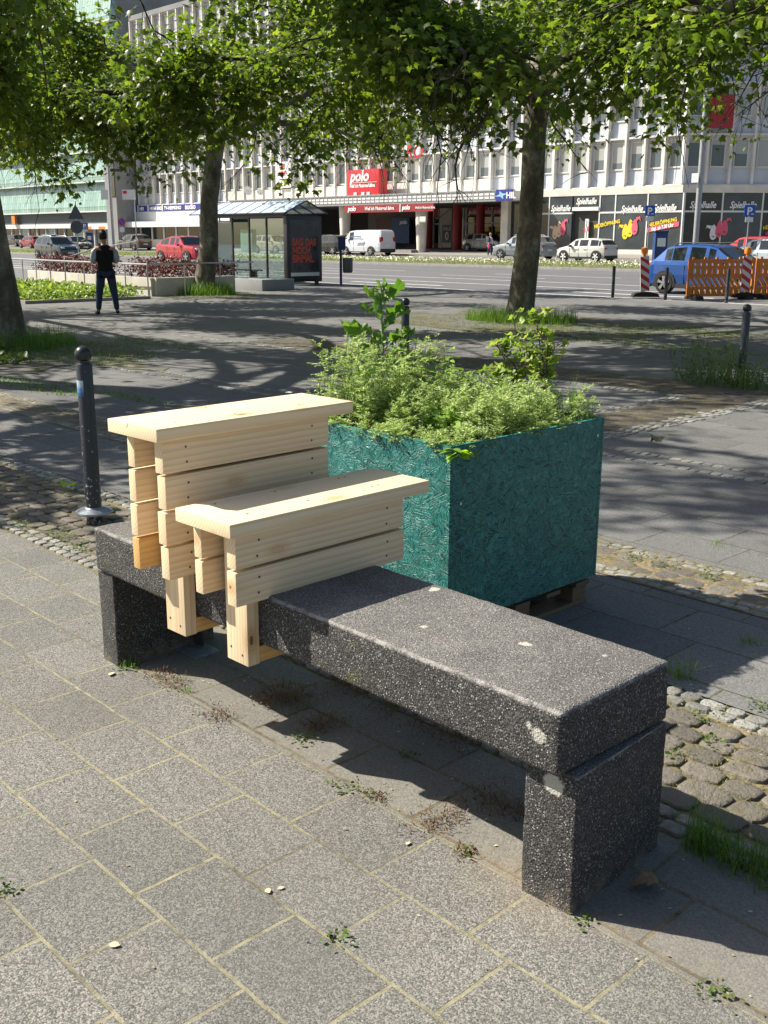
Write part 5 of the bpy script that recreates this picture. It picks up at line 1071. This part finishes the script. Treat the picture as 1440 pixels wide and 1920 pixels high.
# ---------------------------------------------------------------- street furniture
M_POLE = P('galvanised pole', (.34, .35, .36), .45, .5); M_BLUE = P('traffic sign blue', (.01, .08, .42), .4, 0, .05); M_BACK = P('sign back grey', (.05, .06, .065), .6); M_NAVY = P('navy painted steel', (.012, .04, .14), .4)
def pole(name, label, cat, px, Y, h, r=.03, m=M_POLE, group=None):
    t = thing(name, label, cat, gcol(px, Y), 0, group); b = MB(); b.lathe([(r, -.05), (r, h)], n=12); b.build('pole', m, t, smooth=True); return t
RV = math.atan2(.72, .69)   # signs facing the camera: their text runs along the camera's right
def psign(label, px, Y, h, sz=.60):
    t = pole('parking_sign', label, 'sign', px, Y, h, group='blue parking signs'); t.rotation_euler = (0, 0, RV)
    MB().box(-sz/2, sz/2, -.06, -.035, h-sz, h).build('sign_plate', M_BLUE, t, bevel=.004); text('P', sz*.95, (-.02, -.063, h-sz*.86), EX, M_WT, t, bold=.012, align='CENTER')
    MB().box(-sz/2*.7, sz/2*.7, -.06, -.035, h-sz-.24, h-sz-.03).build('supplementary_plate', M_WHITE, t); MB().box(sz*.12, sz*.36, -.064, -.0605, h-sz*.84, h-sz*.76).build('arrow', M_WT, t); return t
psign('blue parking sign above the blue car, left one of the two at the right', 1213, 46.5, 3.05, .5); psign('blue parking sign near the right edge above the red car', 1398, 45.5, 2.95, .5); psign('small blue parking sign by the green building', 163, 57, 2.9, .7)
lp = pole('street_lamp', 'tall grey lamp post rising behind the blue car', 'street lamp', 1302, 44.6, 11, .13); MB().box(-.3, .05, -.25, -.2, 3.95, 4.35).build('number_plate', M_WHITE, lp); b = MB(); b.tube([(0, 0, 10.9), (0, -.8, 11.3), (0, -2.2, 11.4)], .06, 8); b.build('arm', M_POLE, lp, smooth=True)
lp = pole('street_lamp', 'grey lamp post in front of the stair tower, with small notices', 'street lamp', 214, 58, 11, .17); lp.rotation_euler = (0, 0, RV); MB().box(-.95, -.2, -.2, -.15, 5.2, 6.2).build('notice', M_WHITE, lp); MB().box(.2, 1.4, -.2, -.15, 8.0, 8.3).build('street_name_plate', M_BACK, lp)
t = pole('noticeboard_sign', 'white company sign on a bracket at the stair tower corner', 'sign', 258, 60, 6.3, .06); t.rotation_euler = (0, 0, RV); MB().box(-1.25, .15, -.1, -.04, 5.2, 6.2).build('board', M_WHITE, t, bevel=.02); MB().box(-1.15, -.75, -.12, -.101, 5.8, 6.1).build('red_mark', M_RED, t)
t = pole('no_stopping_sign', 'round blue and red sign beside the stair tower', 'sign', 232, 60, 3.2, .04); t.rotation_euler = (0, 0, RV)
b = MB(); rd = lambda r, m_, d0: b.prism([(r*math.cos(a), r*math.sin(a)) for a in np.linspace(0, 2*PI, 20, endpoint=False)], lambda p, q, d: (p, -.05-d, 2.95+q), d0, d0+.01, m_); rd(.42, 0, 0); rd(.33, 1, .0101); b.prism([(-.27, .2), (-.2, .27), (.27, -.2), (.2, -.27)], lambda p, q, d: (p, -.05-d, 2.95+q), .0202, .03, 0); b.build('sign_plate', [M_RED, M_BLUE], t); MB().box(-.25, .25, -.06, -.04, 1.9, 2.4).build('supplementary_plate', M_WHITE, t)
t = pole('give_way_sign', 'backs of a dark triangular and a round traffic sign on one pole', 'sign', 148, 36.5, 3.95, .04, M_POLE); t.rotation_euler = (0, 0, RV)
b = MB(); b.prism([(-.56, 2.75), (.56, 2.75), (0, 3.75)], lambda p, q, d: (p, -.06-d, q), 0, .02); b.build('sign_plate', M_BACK, t); b = MB(); b.prism([(.44*math.cos(a), 2.2+.44*math.sin(a)) for a in np.linspace(0, 2*PI, 24, endpoint=False)], lambda p, q, d: (p, -.06-d, q), 0, .02); b.build('sign_plate', M_BACK, t)
for px, Y, lb in ((171, 57.5, 'navy ticket machine by the green building'), (1236, 45.8, 'navy ticket machine behind the roof of the blue car')):
    t = thing('ticket_machine', lb, 'ticket machine', gcol(px, Y), RV); MB().box(-.3, .3, -.25, .25, 0, 1.75).build('cabinet', M_NAVY, t, bevel=.03); MB().box(-.33, .33, -.28, .28, 1.751, 1.84).build('lid', M_NAVY, t, bevel=.02); MB().box(-.2, .2, -.262, -.251, 1.1, 1.5).build('panel', M_WHITE, t); MB().box(-.1, .15, -.262, -.251, .5, .8).build('sticker', M_BACK, t)
# stop sign and bin
hs_ = pole('bus_stop_sign', 'square bus stop sign with a green ring and H left of the shelter', 'sign', 414, 24.6, 2.75, .035); hs_.rotation_euler = (0, 0, RV)
MB().box(-.21, .21, -.06, -.03, 2.45, 2.95).build('sign_plate', P('cream sign board', (.55, .55, .42), .5), hs_, bevel=.005)
b = MB(); C_ = lambda r, m_, d0: b.prism([(r*math.cos(a), r*math.sin(a)) for a in np.linspace(0, 2*PI, 24, endpoint=False)], lambda p, q, d: (p, -.06-d, 2.74+q), d0, d0+.004, m_); C_(.155, 0, 0); C_(.125, 1, .0041); b.build('ring', [P('stop green', (.01, .17, .06), .5), M_YEL], hs_); text('H', .2, (0, -.071, 2.67), EX, MT['stop green'], hs_, align='CENTER', bold=.008); text('Kiosk', .07, (0, -.0615, 2.5), EX, M_BACK, hs_, align='CENTER') if False else None
bn_ = pole('litter_bin', 'grey litter bin hung on a navy post right of the bus shelter', 'litter bin', 639, 24.8, 1.62, .045, M_NAVY); bn_.rotation_euler = (0, 0, RV)
MB().box(-.09, .17, -.09, .09, 1.2, 1.66).build('ticket_box', M_NAVY, bn_, bevel=.02); b = MB(); b.lathe([(.15, .42), (.175, .46), (.18, .90), (.165, .93), (.15, .93)], .24, 0, 16); b.build('bin', P('bin grey', (.10, .11, .105), .6), bn_, smooth=True)
# bus shelter
SX0, SX1, SY0, SY1 = -34.4, -29.3, 23.05, 24.45; gs = gz(23.7)
sh = thing('bus_shelter', 'glass bus shelter with a gabled pale roof and an advertising case', 'bus shelter', ((SX0+SX1)/2, (SY0+SY1)/2, gs)); hx_, hy_ = (SX1-SX0)/2, (SY1-SY0)/2
M_SHF = P('black shelter frame', (.015, .016, .018), .4); sg_ = NM('clear shelter glass'); tb = sg_.node('ShaderNodeBsdfTransparent', {'Color': (.80, .90, .87, 1)}); gl = sg_.node('ShaderNodeBsdfGlossy', {'Color': (.7, .8, .8, 1), 'Roughness': .03}); mx_ = sg_.node('ShaderNodeMixShader', {0: .14, 1: tb.outputs[0], 2: gl.outputs[0]}); sg_.l.new(mx_.outputs[0], sg_.n['Material Output'].inputs['Surface']); M_SG = sg_.mat
M_ROOFG = P('pale blue roof glass', (.50, .62, .74), .2, 0, .05)
for k in range(6):
    x = -hx_+2*hx_*k/5; MB().box(x-.03, x+.03, -hy_-.03, -hy_+.03, 0, 2.3).build('post', M_SHF, sh)
    if k < 5: MB().box(x+.035, x+2*hx_/5-.035, -hy_-.006, -hy_+.006, .12, 2.15).build('glass_pane', M_SG, sh)
for y in (-hy_, hy_): MB().box(-hx_-.031, -hx_+.03, y+(-.029 if y > 0 else .031), y+(.03 if y > 0 else .09), 0, 2.3).build('post', M_SHF, sh)
MB().box(-hx_-.006, -hx_+.006, -hy_+.1, hy_-.04, .12, 2.15).build('glass_pane', P('blue printed glass', (.03, .14, .34), .2), sh)
MB().box(-hx_, hx_, -hy_-.05, -hy_+.05, 2.301, 2.42).build('beam', M_SHF, sh); MB().box(-hx_, hx_, hy_-.05, hy_+.05, 2.301, 2.42).build('beam', M_SHF, sh)
ov = .35
for sg2 in (-1, 1):
    y0, y1 = sg2*(hy_+.25), 0
    for k in range(8):
        xa = -hx_-ov+(2*hx_+2*ov)*k/8; xb = -hx_-ov+(2*hx_+2*ov)*(k+1)/8
        b = MB(); b.prism([(xa+.03, 0), (xb-.03, 0), (xb-.03, 1), (xa+.03, 1)], lambda p, q, d: (p, y0+(y1-y0)*q, 2.43+.42*q+d), 0, .012); b.build('roof_pane', M_ROOFG, sh)
    b = MB()
    for k in range(9): x = -hx_-ov+(2*hx_+2*ov)*k/8; b.tube([(x, y0, 2.43), (x, 0, 2.85)], .028, 4)
    b.tube([(-hx_-ov, y0, 2.43), (hx_+ov, y0, 2.43)], .03, 4); b.build('roof_frame', M_SHF, sh, fix=False)
ad = thing('advertising_case', 'dark advertising case with orange red lettering at the end of the bus shelter', 'advertising case', (SX1+.12, (SY0+SY1)/2, gs)); 
MB().box(-.1, .1, -.78, .78, .12, 2.35).build('case', M_SHF, ad, bevel=.02); [MB().box(-.06, .06, y-.05, y+.05, 0, .1195).build('foot', M_SHF, ad) for y in (-.6, .6)]
po = NM('dark poster'); pc_ = po.coord(); MB().box(.101, .106, -.64, .64, .32, 2.2).build('poster', po.out(po.mix(po.rng(po.noise(pc_, 2.2, 3), .4, .62), (.012, .014, .018), (.03, .045, .075)), .25), ad); MB().box(.1065, .109, -.64, .64, .32, .44).build('poster_strip', M_WHITE, ad)
M_OR2 = P('orange red print', (.55, .06, .02), .5); RE = (PI/2, 0, PI/2)
for tx, z in (('SAG DAS', 1.36), ('NOCH', 1.08), ('EINMAL.', .80)): text(tx, .33, (.109, -.56, z), RE, M_OR2, ad, bold=.018, sx=.8, ext=.003)
bs = thing('shelter_bench', 'dark slatted bench inside the bus shelter', 'bench', ((SX0+SX1)/2-.8, SY0+.45, gs)); [MB().box(-1.2, 1.2, y, y+.1, .44, .48).build('slat', M_SHF, bs) for y in (-.2, -.05, .1)]; [MB().box(x-.03, x+.03, -.15, .15, 0, .4395).build('leg', M_SHF, bs) for x in (-.9, .9)]
tm_ = thing('timetable_case', 'grey timetable case on the rear of the bus shelter', 'timetable', ((SX0+SX1)/2+.3, SY0+.1, gs)); MB().box(-.45, .45, -.02, .03, 1.1, 1.9).build('case', P('timetable', (.35, .42, .40), .4), tm_, bevel=.01)
# ramp walls, rails, hedges
M_CW = P('pale ramp concrete', (.50, .47, .40), .8, 0, .12, 2, .1)
rw = thing('ramp_wall', 'low pale concrete wall of the ramp behind the standing man', 'wall', (-31, 16.4, 0)); pw_ = [(-36.2, 17.0), (-31.5, 16.5), (-26.9, 16.35), (-27.15, 19.3)]
for (xa, ya), (xb, yb) in zip(pw_, pw_[1:]):
    L_ = math.hypot(xb-xa, yb-ya); dx, dy = (xb-xa)/L_, (yb-ya)/L_; n_ = max(1, int(L_/1.0))
    for k in range(n_):
        s0, s1 = L_*k/n_+.006, L_*(k+1)/n_-.006; b = MB(); b.box(s0, s1, -.1, .1, -.05, .52, T=lambda u, v, z: (xa+dx*u-dy*v+31, ya+dy*u+dx*v-16.4, z+gz(ya))); b.build('wall_panel', M_CW, rw)
M_RAIL = P('brushed handrail', (.42, .42, .40), .35, .7)
rl = thing('handrail', 'steel handrail running along the low ramp wall', 'handrail', (-31, 16, 0)); pr_ = [(-37.5, 16.4), (-31.5, 15.95), (-26.4, 15.85), (-26.5, 19.6)]; b = MB(); b.tube([(x+31, y-16, .92+gz(y)) for x, y in pr_], .028, 8); b.build('rail', M_RAIL, rl, smooth=True)
for (xa, ya), (xb, yb) in zip(pr_, pr_[1:]):
    n_ = max(1, round(math.hypot(xb-xa, yb-ya)/1.25))
    for k in range(n_): x, y = xa+(xb-xa)*k/n_, ya+(yb-ya)*k/n_; b = MB(); b.tube([(x+31, y-16, gz(y)), (x+31, y-16, .90+gz(y))], .02, 6); b.build('post', M_RAIL, rl, smooth=True)
rl = thing('handrail', 'bent steel stair rail before the petrol off-roader', 'handrail', (-42, 22.5, 0)); b = MB(); b.tube([(-1.3, -.6, .05), (-1.4, -.6, .75), (-.4, .3, 1.15), (1.6, 1.3, 1.5), (1.7, 1.35, .1)], .03, 8); b.build('rail', M_RAIL, rl, smooth=True); b = MB(); b.tube([(-.4, .3, 0), (-.4, .3, 1.13)], .025, 6); b.build('post', M_RAIL, rl)
def hedge(label, x0, x1, y0, y1, h, n, lm, sz):
    P0 = np.stack([rg.uniform(x0, x1, n), rg.uniform(y0, y1, n), rg.random(n)**.6*h], 1); P0[:, 2] *= .72+.28*np.sin(P0[:, 0]*2.3)**2; P0[:, 2] += np.array([gz(v) for v in P0[:, 1]])
    t = thing('hedge', label, 'hedge', ((x0+x1)/2, (y0+y1)/2, gz(y0))); obj_np('leaves', scatter(OVATE[0], OVATE[1], P0, rg.normal(0, 1, (n, 3))+[0, 0, .3], rg.normal(0, .6, (n, 3))+[0, 0, 1], rg.uniform(sz*.6, sz*1.3, n), rg), lm, t)
    b = MB(); [b.tube([(x-(x0+x1)/2, rg.uniform(y0, y1)-(y0+y1)/2, 0), (x-(x0+x1)/2+.1, 0, h*.8)], .012, 4, cap=False) for x in np.arange(x0, x1, .35)]; b.build('stems', M_TWIG, t, fix=False)
hedge('dark red leaved hedge behind the left part of the ramp wall', -43.5, -37.5, 20.5, 21.5, .95, 3600, L_RED, .08); hedge('dark red leaved hedge left of the tree by the shelter', -35.6, -29.6, 20.2, 21.4, .95, 4200, L_RED, .08)
q = []; 
while len(q) < 5200:
    x, y = rg.uniform(-33.5, -25.6), rg.uniform(12.0, 16.0)
    if y < 15.7 and y > 12.25+(x+26.4)*-.02 and x < -26.0-(y-12.3)*.05: q.append((x, y, rg.random()*.32))
q = np.array(q); stuff(obj_np('ground_cover', scatter(OVATE[0], OVATE[1], q, rg.normal(0, 1, (len(q), 3))+[0, 0, .2], rg.normal(0, .5, (len(q), 3))+[0, 0, 1], rg.uniform(.07, .16, len(q)), rg), leaf_mat('light ground cover', (.11, .17, .035), (.20, .28, .06), (.34, .42, .10), .35, .45, (1.6, 1.7, .8))), 'bed of light green ground cover plants left of the standing man', 'ground cover')
b = MB(); b.box(-34, -26.0, 11.95, 12.07, 0, .08); b.box(-26.0, -25.88, 11.95, 15.6, 0, .08); tag(b.build('bed_edging', M_KERB), 'low stone edging of the light green plant bed', 'edging')
b = MB(); b.box(-28.9, -27.0, 20.3, 21.6, 0, .38); q_ = b.build('concrete_trough', M_CONC, bevel=.02); tag(q_, 'low grey concrete trough between the dark tree and the shelter', 'trough')
# works barrier and warning boards
A_, D_ = np.array([-16.35, 27.55]), np.array([.56, .83]); D_ = D_/np.linalg.norm(D_); rzb = math.atan2(D_[1], D_[0])
def barrier(label, org, px_text=None):
    t = thing('works_barrier', label, 'barrier', (org[0], org[1], gz(org[1])-.10), rzb, 'orange works barriers'); W_ = 2.05; b = MB()
    for z0, z1 in ((.08, .16), (.28, .35), (.61, .72), (.86, .95), (1.02, 1.13)): b.box(.06, W_-.06, -.02, .02, z0, z1)
    b.box(0, .0599, -.025, .025, .08, 1.14); b.box(W_-.0599, W_, -.025, .025, .08, 1.14)
    for k in range(11): x = .0605+k*.175; b.box(x, x+.12, -.018, .018, .95, 1.02); b.box(x, x+(.14 if k % 2 else .11), -.018, .018, .72, .86); b.box(x, x+.12, -.018, .018, .16, .28)
    for k in range(11): x = .06+k*.165; b.prism([(x, .62), (x+.09, .62), (min(x+.29, W_-.06), .34), (min(x+.20, W_-.07), .34)], lambda p, q, d: (p, d, q), -.017, .017)
    for k in range(6): x = .12+k*.36; b.box(x, x+.07, -.02, .02, 1.12, 1.19)
    b.build('panel', M_ORG, t)
    for x in (.25, W_-.25): b = MB(); b.prism([(-.42, 0), (.42, 0), (.36, .09), (.12, .13), (-.12, .13), (-.36, .09)], lambda p, q, d: (x+d, p, q), -.11, .11); b.build('foot', M_TYRE, t)
    return t
barrier('orange slotted works barrier in front of the blue car', A_); barrier('second orange works barrier cut by the right edge', A_+D_*2.1)
def beacon(label, px, Y, lean, sw=1.0):
    t = thing('warning_board', label, 'warning board', gcol(px, Y)+np.array([0, 0, -.06]), RV-PI*.5*0, 'red and white warning boards'); b = MB(); M_ = Matrix.Rotation(lean, 4, 'Y')
    TT = lambda x, y, z: tuple(M_ @ Vector((x, y, z)))
    MB().box(-.13, .13, -.02, .02, .16, 1.16, T=TT).build('board', M_WHITE, t, bevel=0); s_ = MB()
    for k in range(4): z = .20+k*.26; s_.prism([(-.128, z+.10), (.128, z-.08 if k else .161), (.128, min(z+.05, 1.158)), (-.128, min(z+.23, 1.158))], lambda p, q, d: TT(p, -.0205-d, q), 0, .004)
    s_.build('red_stripe', M_RED, t); b = MB(); b.prism([(-.40, 0), (.40, 0), (.33, .1), (.1, .14), (-.1, .14), (-.33, .1)], lambda p, q, d: (p, d, q), -.2, .2); b.build('foot', M_TYRE, t)
    b = MB(); b.lathe([(.045, 1.162), (.05, 1.22), (.09, 1.23), (.105, 1.32), (.09, 1.41), (.03, 1.42)], n=14); b.v = [TT(*v) for v in b.v]; b.build('lamp', P('amber lamp', (.85, .25, .02), .3), t, smooth=True)
beacon('leaning red and white warning board with amber lamp behind the blue car', 1214, 27.2, -.07); beacon('red and white warning board with an amber lamp behind the orange barrier', 1402, 29.0, 0)
# low thin post by the dark tree
pb = gcol(409, 19.2); bollard('dark leaning post in front of the concrete trough', pb, .62, .05, False, False)
# ---------------------------------------------------------------- people
def skin(name, joints, edges, mat, parent, sub=2):
    me = bpy.data.meshes.new(name); names = list(joints); me.from_pydata([joints[n][0] for n in names], [(names.index(a), names.index(b)) for a, b in edges], [])
    o = bpy.data.objects.new(name, me); col.objects.link(o); m = o.modifiers.new('s', 'SKIN'); m.use_smooth_shade = True; m.branch_smoothing = .4
    for i, n in enumerate(names): r = joints[n][1]; me.skin_vertices[0].data[i].radius = r if hasattr(r, '__len__') else (r, r)
    me.skin_vertices[0].data[0].use_root = True; s = o.modifiers.new('u', 'SUBSURF'); s.levels = s.render_levels = sub
    bpy.context.view_layer.update(); em = bpy.data.meshes.new_from_object(o.evaluated_get(bpy.context.evaluated_depsgraph_get())); bpy.data.objects.remove(o)
    em.name = name; em.materials.clear(); em.materials.append(mat); q = bpy.data.objects.new(name, em); col.objects.link(q)
    if parent: q.parent = parent
    return q
M_SKINP = P('skin', (.42, .24, .17), .55); M_JEAN = P('dark blue jeans', (.018, .035, .075), .85, 0, .25, 20); M_BLKC = P('black wool', (.008, .008, .009), .95); M_SLV = P('pale grey leather sleeves', (.33, .38, .42), .5); M_HAIR = P('black hair', (.012, .01, .009), .7)
def person(label, loc_, rz, H=1.76, man=True):
    t = thing('person', label, 'person', loc_, rz); s = H/1.76
    # local: faces +Y, x = their right
    J = {}
    def j(n, x, y, z, r): J[n] = ((x*s, y*s, z*s), tuple(q*s for q in r) if hasattr(r, '__len__') else r*s)
    j('pelvis', 0, 0, .95, (.15, .105)); j('waist', 0, .0, 1.10, (.135, .10)); j('chest', 0, -.01, 1.32, (.165, .115)); j('neckb', 0, .0, 1.47, (.075, .07)); j('neck', 0, .03, 1.53, .055); j('head0', 0, .06, 1.60, (.07, .08)); j('head1', -.01, .065, 1.69, (.075, .09)); 
    spl = .04
    for sd, n in ((1, 'r'), (-1, 'l')):
        j('hip'+n, sd*.10, 0, .88, .095); j('knee'+n, sd*(.13+spl*.6), .03 if n == 'l' else -.01, .48, .062); j('ankle'+n, sd*(.16+spl), .0, .09, .042); j('toe'+n, sd*(.19+spl), .15, .035, .035)
        j('sh'+n, sd*.20, -.01, 1.41, .062); j('elb'+n, sd*.27, -.03, 1.14, .047); j('wr'+n, sd*.13 if man else sd*.27, .20 if man else .02, 1.17 if man else .90, .027); j('palm'+n, sd*.085 if man else sd*.28, .25 if man else .03, 1.20 if man else .83, (.03, .018))
    E = [('pelvis', 'waist'), ('waist', 'chest'), ('chest', 'neckb'), ('neckb', 'neck'), ('neck', 'head0'), ('head0', 'head1')]
    for n in 'rl':
        E += [('pelvis', 'hip'+n), ('hip'+n, 'knee'+n), ('knee'+n, 'ankle'+n), ('ankle'+n, 'toe'+n), ('chest', 'sh'+n), ('sh'+n, 'elb'+n), ('elb'+n, 'wr'+n), ('wr'+n, 'palm'+n)]
        sd = 1 if n == 'r' else -1; pb_ = np.array(J['palm'+n][0])/s; dr = unit(pb_-np.array(J['wr'+n][0])/s)
        for k in range(4): a = pb_+dr*.03+np.array([(k-1.5)*.018*abs(dr[1])+0, (k-1.5)*.018*(1-abs(dr[1])), 0]); L_ = (.06, .075, .07, .055)[k]; j(f'f{k}a{n}', *a, .009); j(f'f{k}b{n}', *(a+dr*L_*.5+[0, 0, -.004]), .008); j(f'f{k}c{n}', *(a+dr*L_*.9+[0, 0, .012]), .0065); E += [('palm'+n, f'f{k}a{n}'), (f'f{k}a{n}', f'f{k}b{n}'), (f'f{k}b{n}', f'f{k}c{n}')]
        a = pb_+np.array([-sd*.035, .0, .02]); j('th'+n, *a, .010); j('tt'+n, *(a+dr*.04), .008); E += [('wr'+n, 'th'+n), ('th'+n, 'tt'+n)]
    skin('body', J, E, M_SKINP, t)
    def grow(keys, edges, f, add=0): return {k: (J[k][0], tuple(q*f+add for q in (J[k][1] if hasattr(J[k][1], '__len__') else (J[k][1],)*2))) for k in keys}, edges
    top_m = M_BLKC if man else P('pale violet jacket', (.45, .42, .55), .8)
    K, _ = grow(['pelvis', 'waist', 'chest', 'neckb'], 0, 1.12, .012); K['pelvis'] = ((0, 0, .95*s), (.18*s, .13*s)); K['hem'] = ((0, 0, .89*s), (.165*s, .12*s)); K['shr'] = (J['shr'][0], (.088*s,)*2); K['shl'] = (J['shl'][0], (.088*s,)*2); K['neckb'] = ((0, .01*s, 1.50*s), (.085*s, .075*s)); K['chest'] = (J['chest'][0], (.21*s, .15*s)); K['waist'] = (J['waist'][0], (.18*s, .13*s))
    skin('jacket', K, [('hem', 'pelvis'), ('pelvis', 'waist'), ('waist', 'chest'), ('chest', 'neckb'), ('chest', 'shr'), ('chest', 'shl')], top_m, t)
    for n in 'rl':
        K, _ = grow(['sh'+n, 'elb'+n, 'wr'+n], 0, 1.15, .014); skin('sleeve', K, [('sh'+n, 'elb'+n), ('elb'+n, 'wr'+n)], M_SLV if man else top_m, t)
        K, _ = grow(['toe'+n, 'ankle'+n], 0, 1.15, .012); K['toe'+n] = ((J['toe'+n][0][0], J['toe'+n][0][1]+.05, .045*s), (.045, .04)); K['ankle'+n] = ((J['ankle'+n][0][0], J['ankle'+n][0][1]-.03, .06*s), (.05, .05)); skin('shoe', K, [('toe'+n, 'ankle'+n)], M_BLK, t)
    K, _ = grow(['pelvis', 'hipr', 'kneer', 'ankler', 'hipl', 'kneel', 'anklel'], 0, 1.10, .014); K['pelvis'] = (J['pelvis'][0], (.15*s, .115*s)); skin('trousers', K, [('pelvis', 'hipr'), ('hipr', 'kneer'), ('kneer', 'ankler'), ('pelvis', 'hipl'), ('hipl', 'kneel'), ('kneel', 'anklel')], M_JEAN, t)
    hm = M_HAIR if man else P('blonde grey hair', (.35, .28, .17), .8); x, y, z = J['head1'][0]
    b = MB(); pr_ = [(.001, .115), (.05, .105), (.085, .06), (.098, 0), (.095, -.05), (.07, -.10), (.001, -.11)]; b.lathe([(r*s, q*s) for r, q in pr_], n=16); h = b.build('hair', hm, t, smooth=True, angle=180); h.location = (x, y-.02*s, z+.012*s); h.scale = (.92, 1.05, 1.0); h.rotation_euler = (-.35 if man else 0, 0, 0)
    # face: nose, eyes, mouth, ears
    f = MB(); f.tube([(x, y+.088*s, z+.0), (x, y+.115*s, z-.03*s), (x, y+.09*s, z-.045*s)], [.006*s, .013*s, .008*s], 6); f.build('nose', M_SKINP, t, smooth=True)
    for sd in (-1, 1): e = MB(); e.lathe([(.001, -.008), (.009, 0), (.001, .008)], n=8); q = e.build('eye', M_BLK, t, smooth=True); q.location = (x+sd*.03*s, y+.086*s, z+.005*s); e = MB(); e.lathe([(.002, -.008), (.022, -.004), (.026, .006), (.002, .01)], n=10); q = e.build('ear', M_SKINP, t, smooth=True); q.location = (x+sd*.083*s, y+.0, z-.02*s); q.rotation_euler = (0, sd*PI/2, 0); q.scale = (1.3, .8, 1)
    MB().box(x-.022*s, x+.022*s, y+.075*s, y+.084*s, z-.070*s, z-.062*s).build('mouth', P('lips', (.3, .1, .09), .5), t)
    return t
yaw_away = math.atan2(CF[1], CF[0])-PI/2
m1 = person('man in black jacket with pale sleeves, seen from behind looking down', tuple(gat(203, 590)), yaw_away+.35)
skin('cuff', {'a': ((0, 0, .845), (.165, .12)), 'b': ((0, 0, .885), (.172, .127))}, [('a', 'b')], M_SLV, m1, 1)
g = np.array(m1.location); ph = thing('mobile_phone', 'dark phone held in front of the standing man', 'phone', tuple(g)); ph.rotation_euler = m1.rotation_euler; q = MB().box(-.04, .04, -.006, .006, -.08, .08).build('case', M_BLK, ph, bevel=.004); q.location = (0, .30, 1.24); q.rotation_euler = (-.7, 0, 0)
m2 = person('woman with backpack and pink jacket tied at the waist by the passage', tuple(gcol(918, 61.6)), yaw_away-.9, 1.66, False)
q = MB().box(-.15, .15, -.30, -.12, 1.02, 1.42).build('backpack', M_BACK, None, bevel=.04); q.parent = None; tag(q, 'dark backpack worn by the woman near the passage', 'backpack'); q.location = m2.location; q.rotation_euler = m2.rotation_euler
skin('tied_jacket', {'a': ((0, -.02, .95), (.19, .15)), 'b': ((0, -.05, .72), (.20, .13)), 'c': ((0, -.06, .52), (.14, .06))}, [('a', 'b'), ('b', 'c')], P('hot pink fabric', (.65, .03, .12), .85), m2, 1)
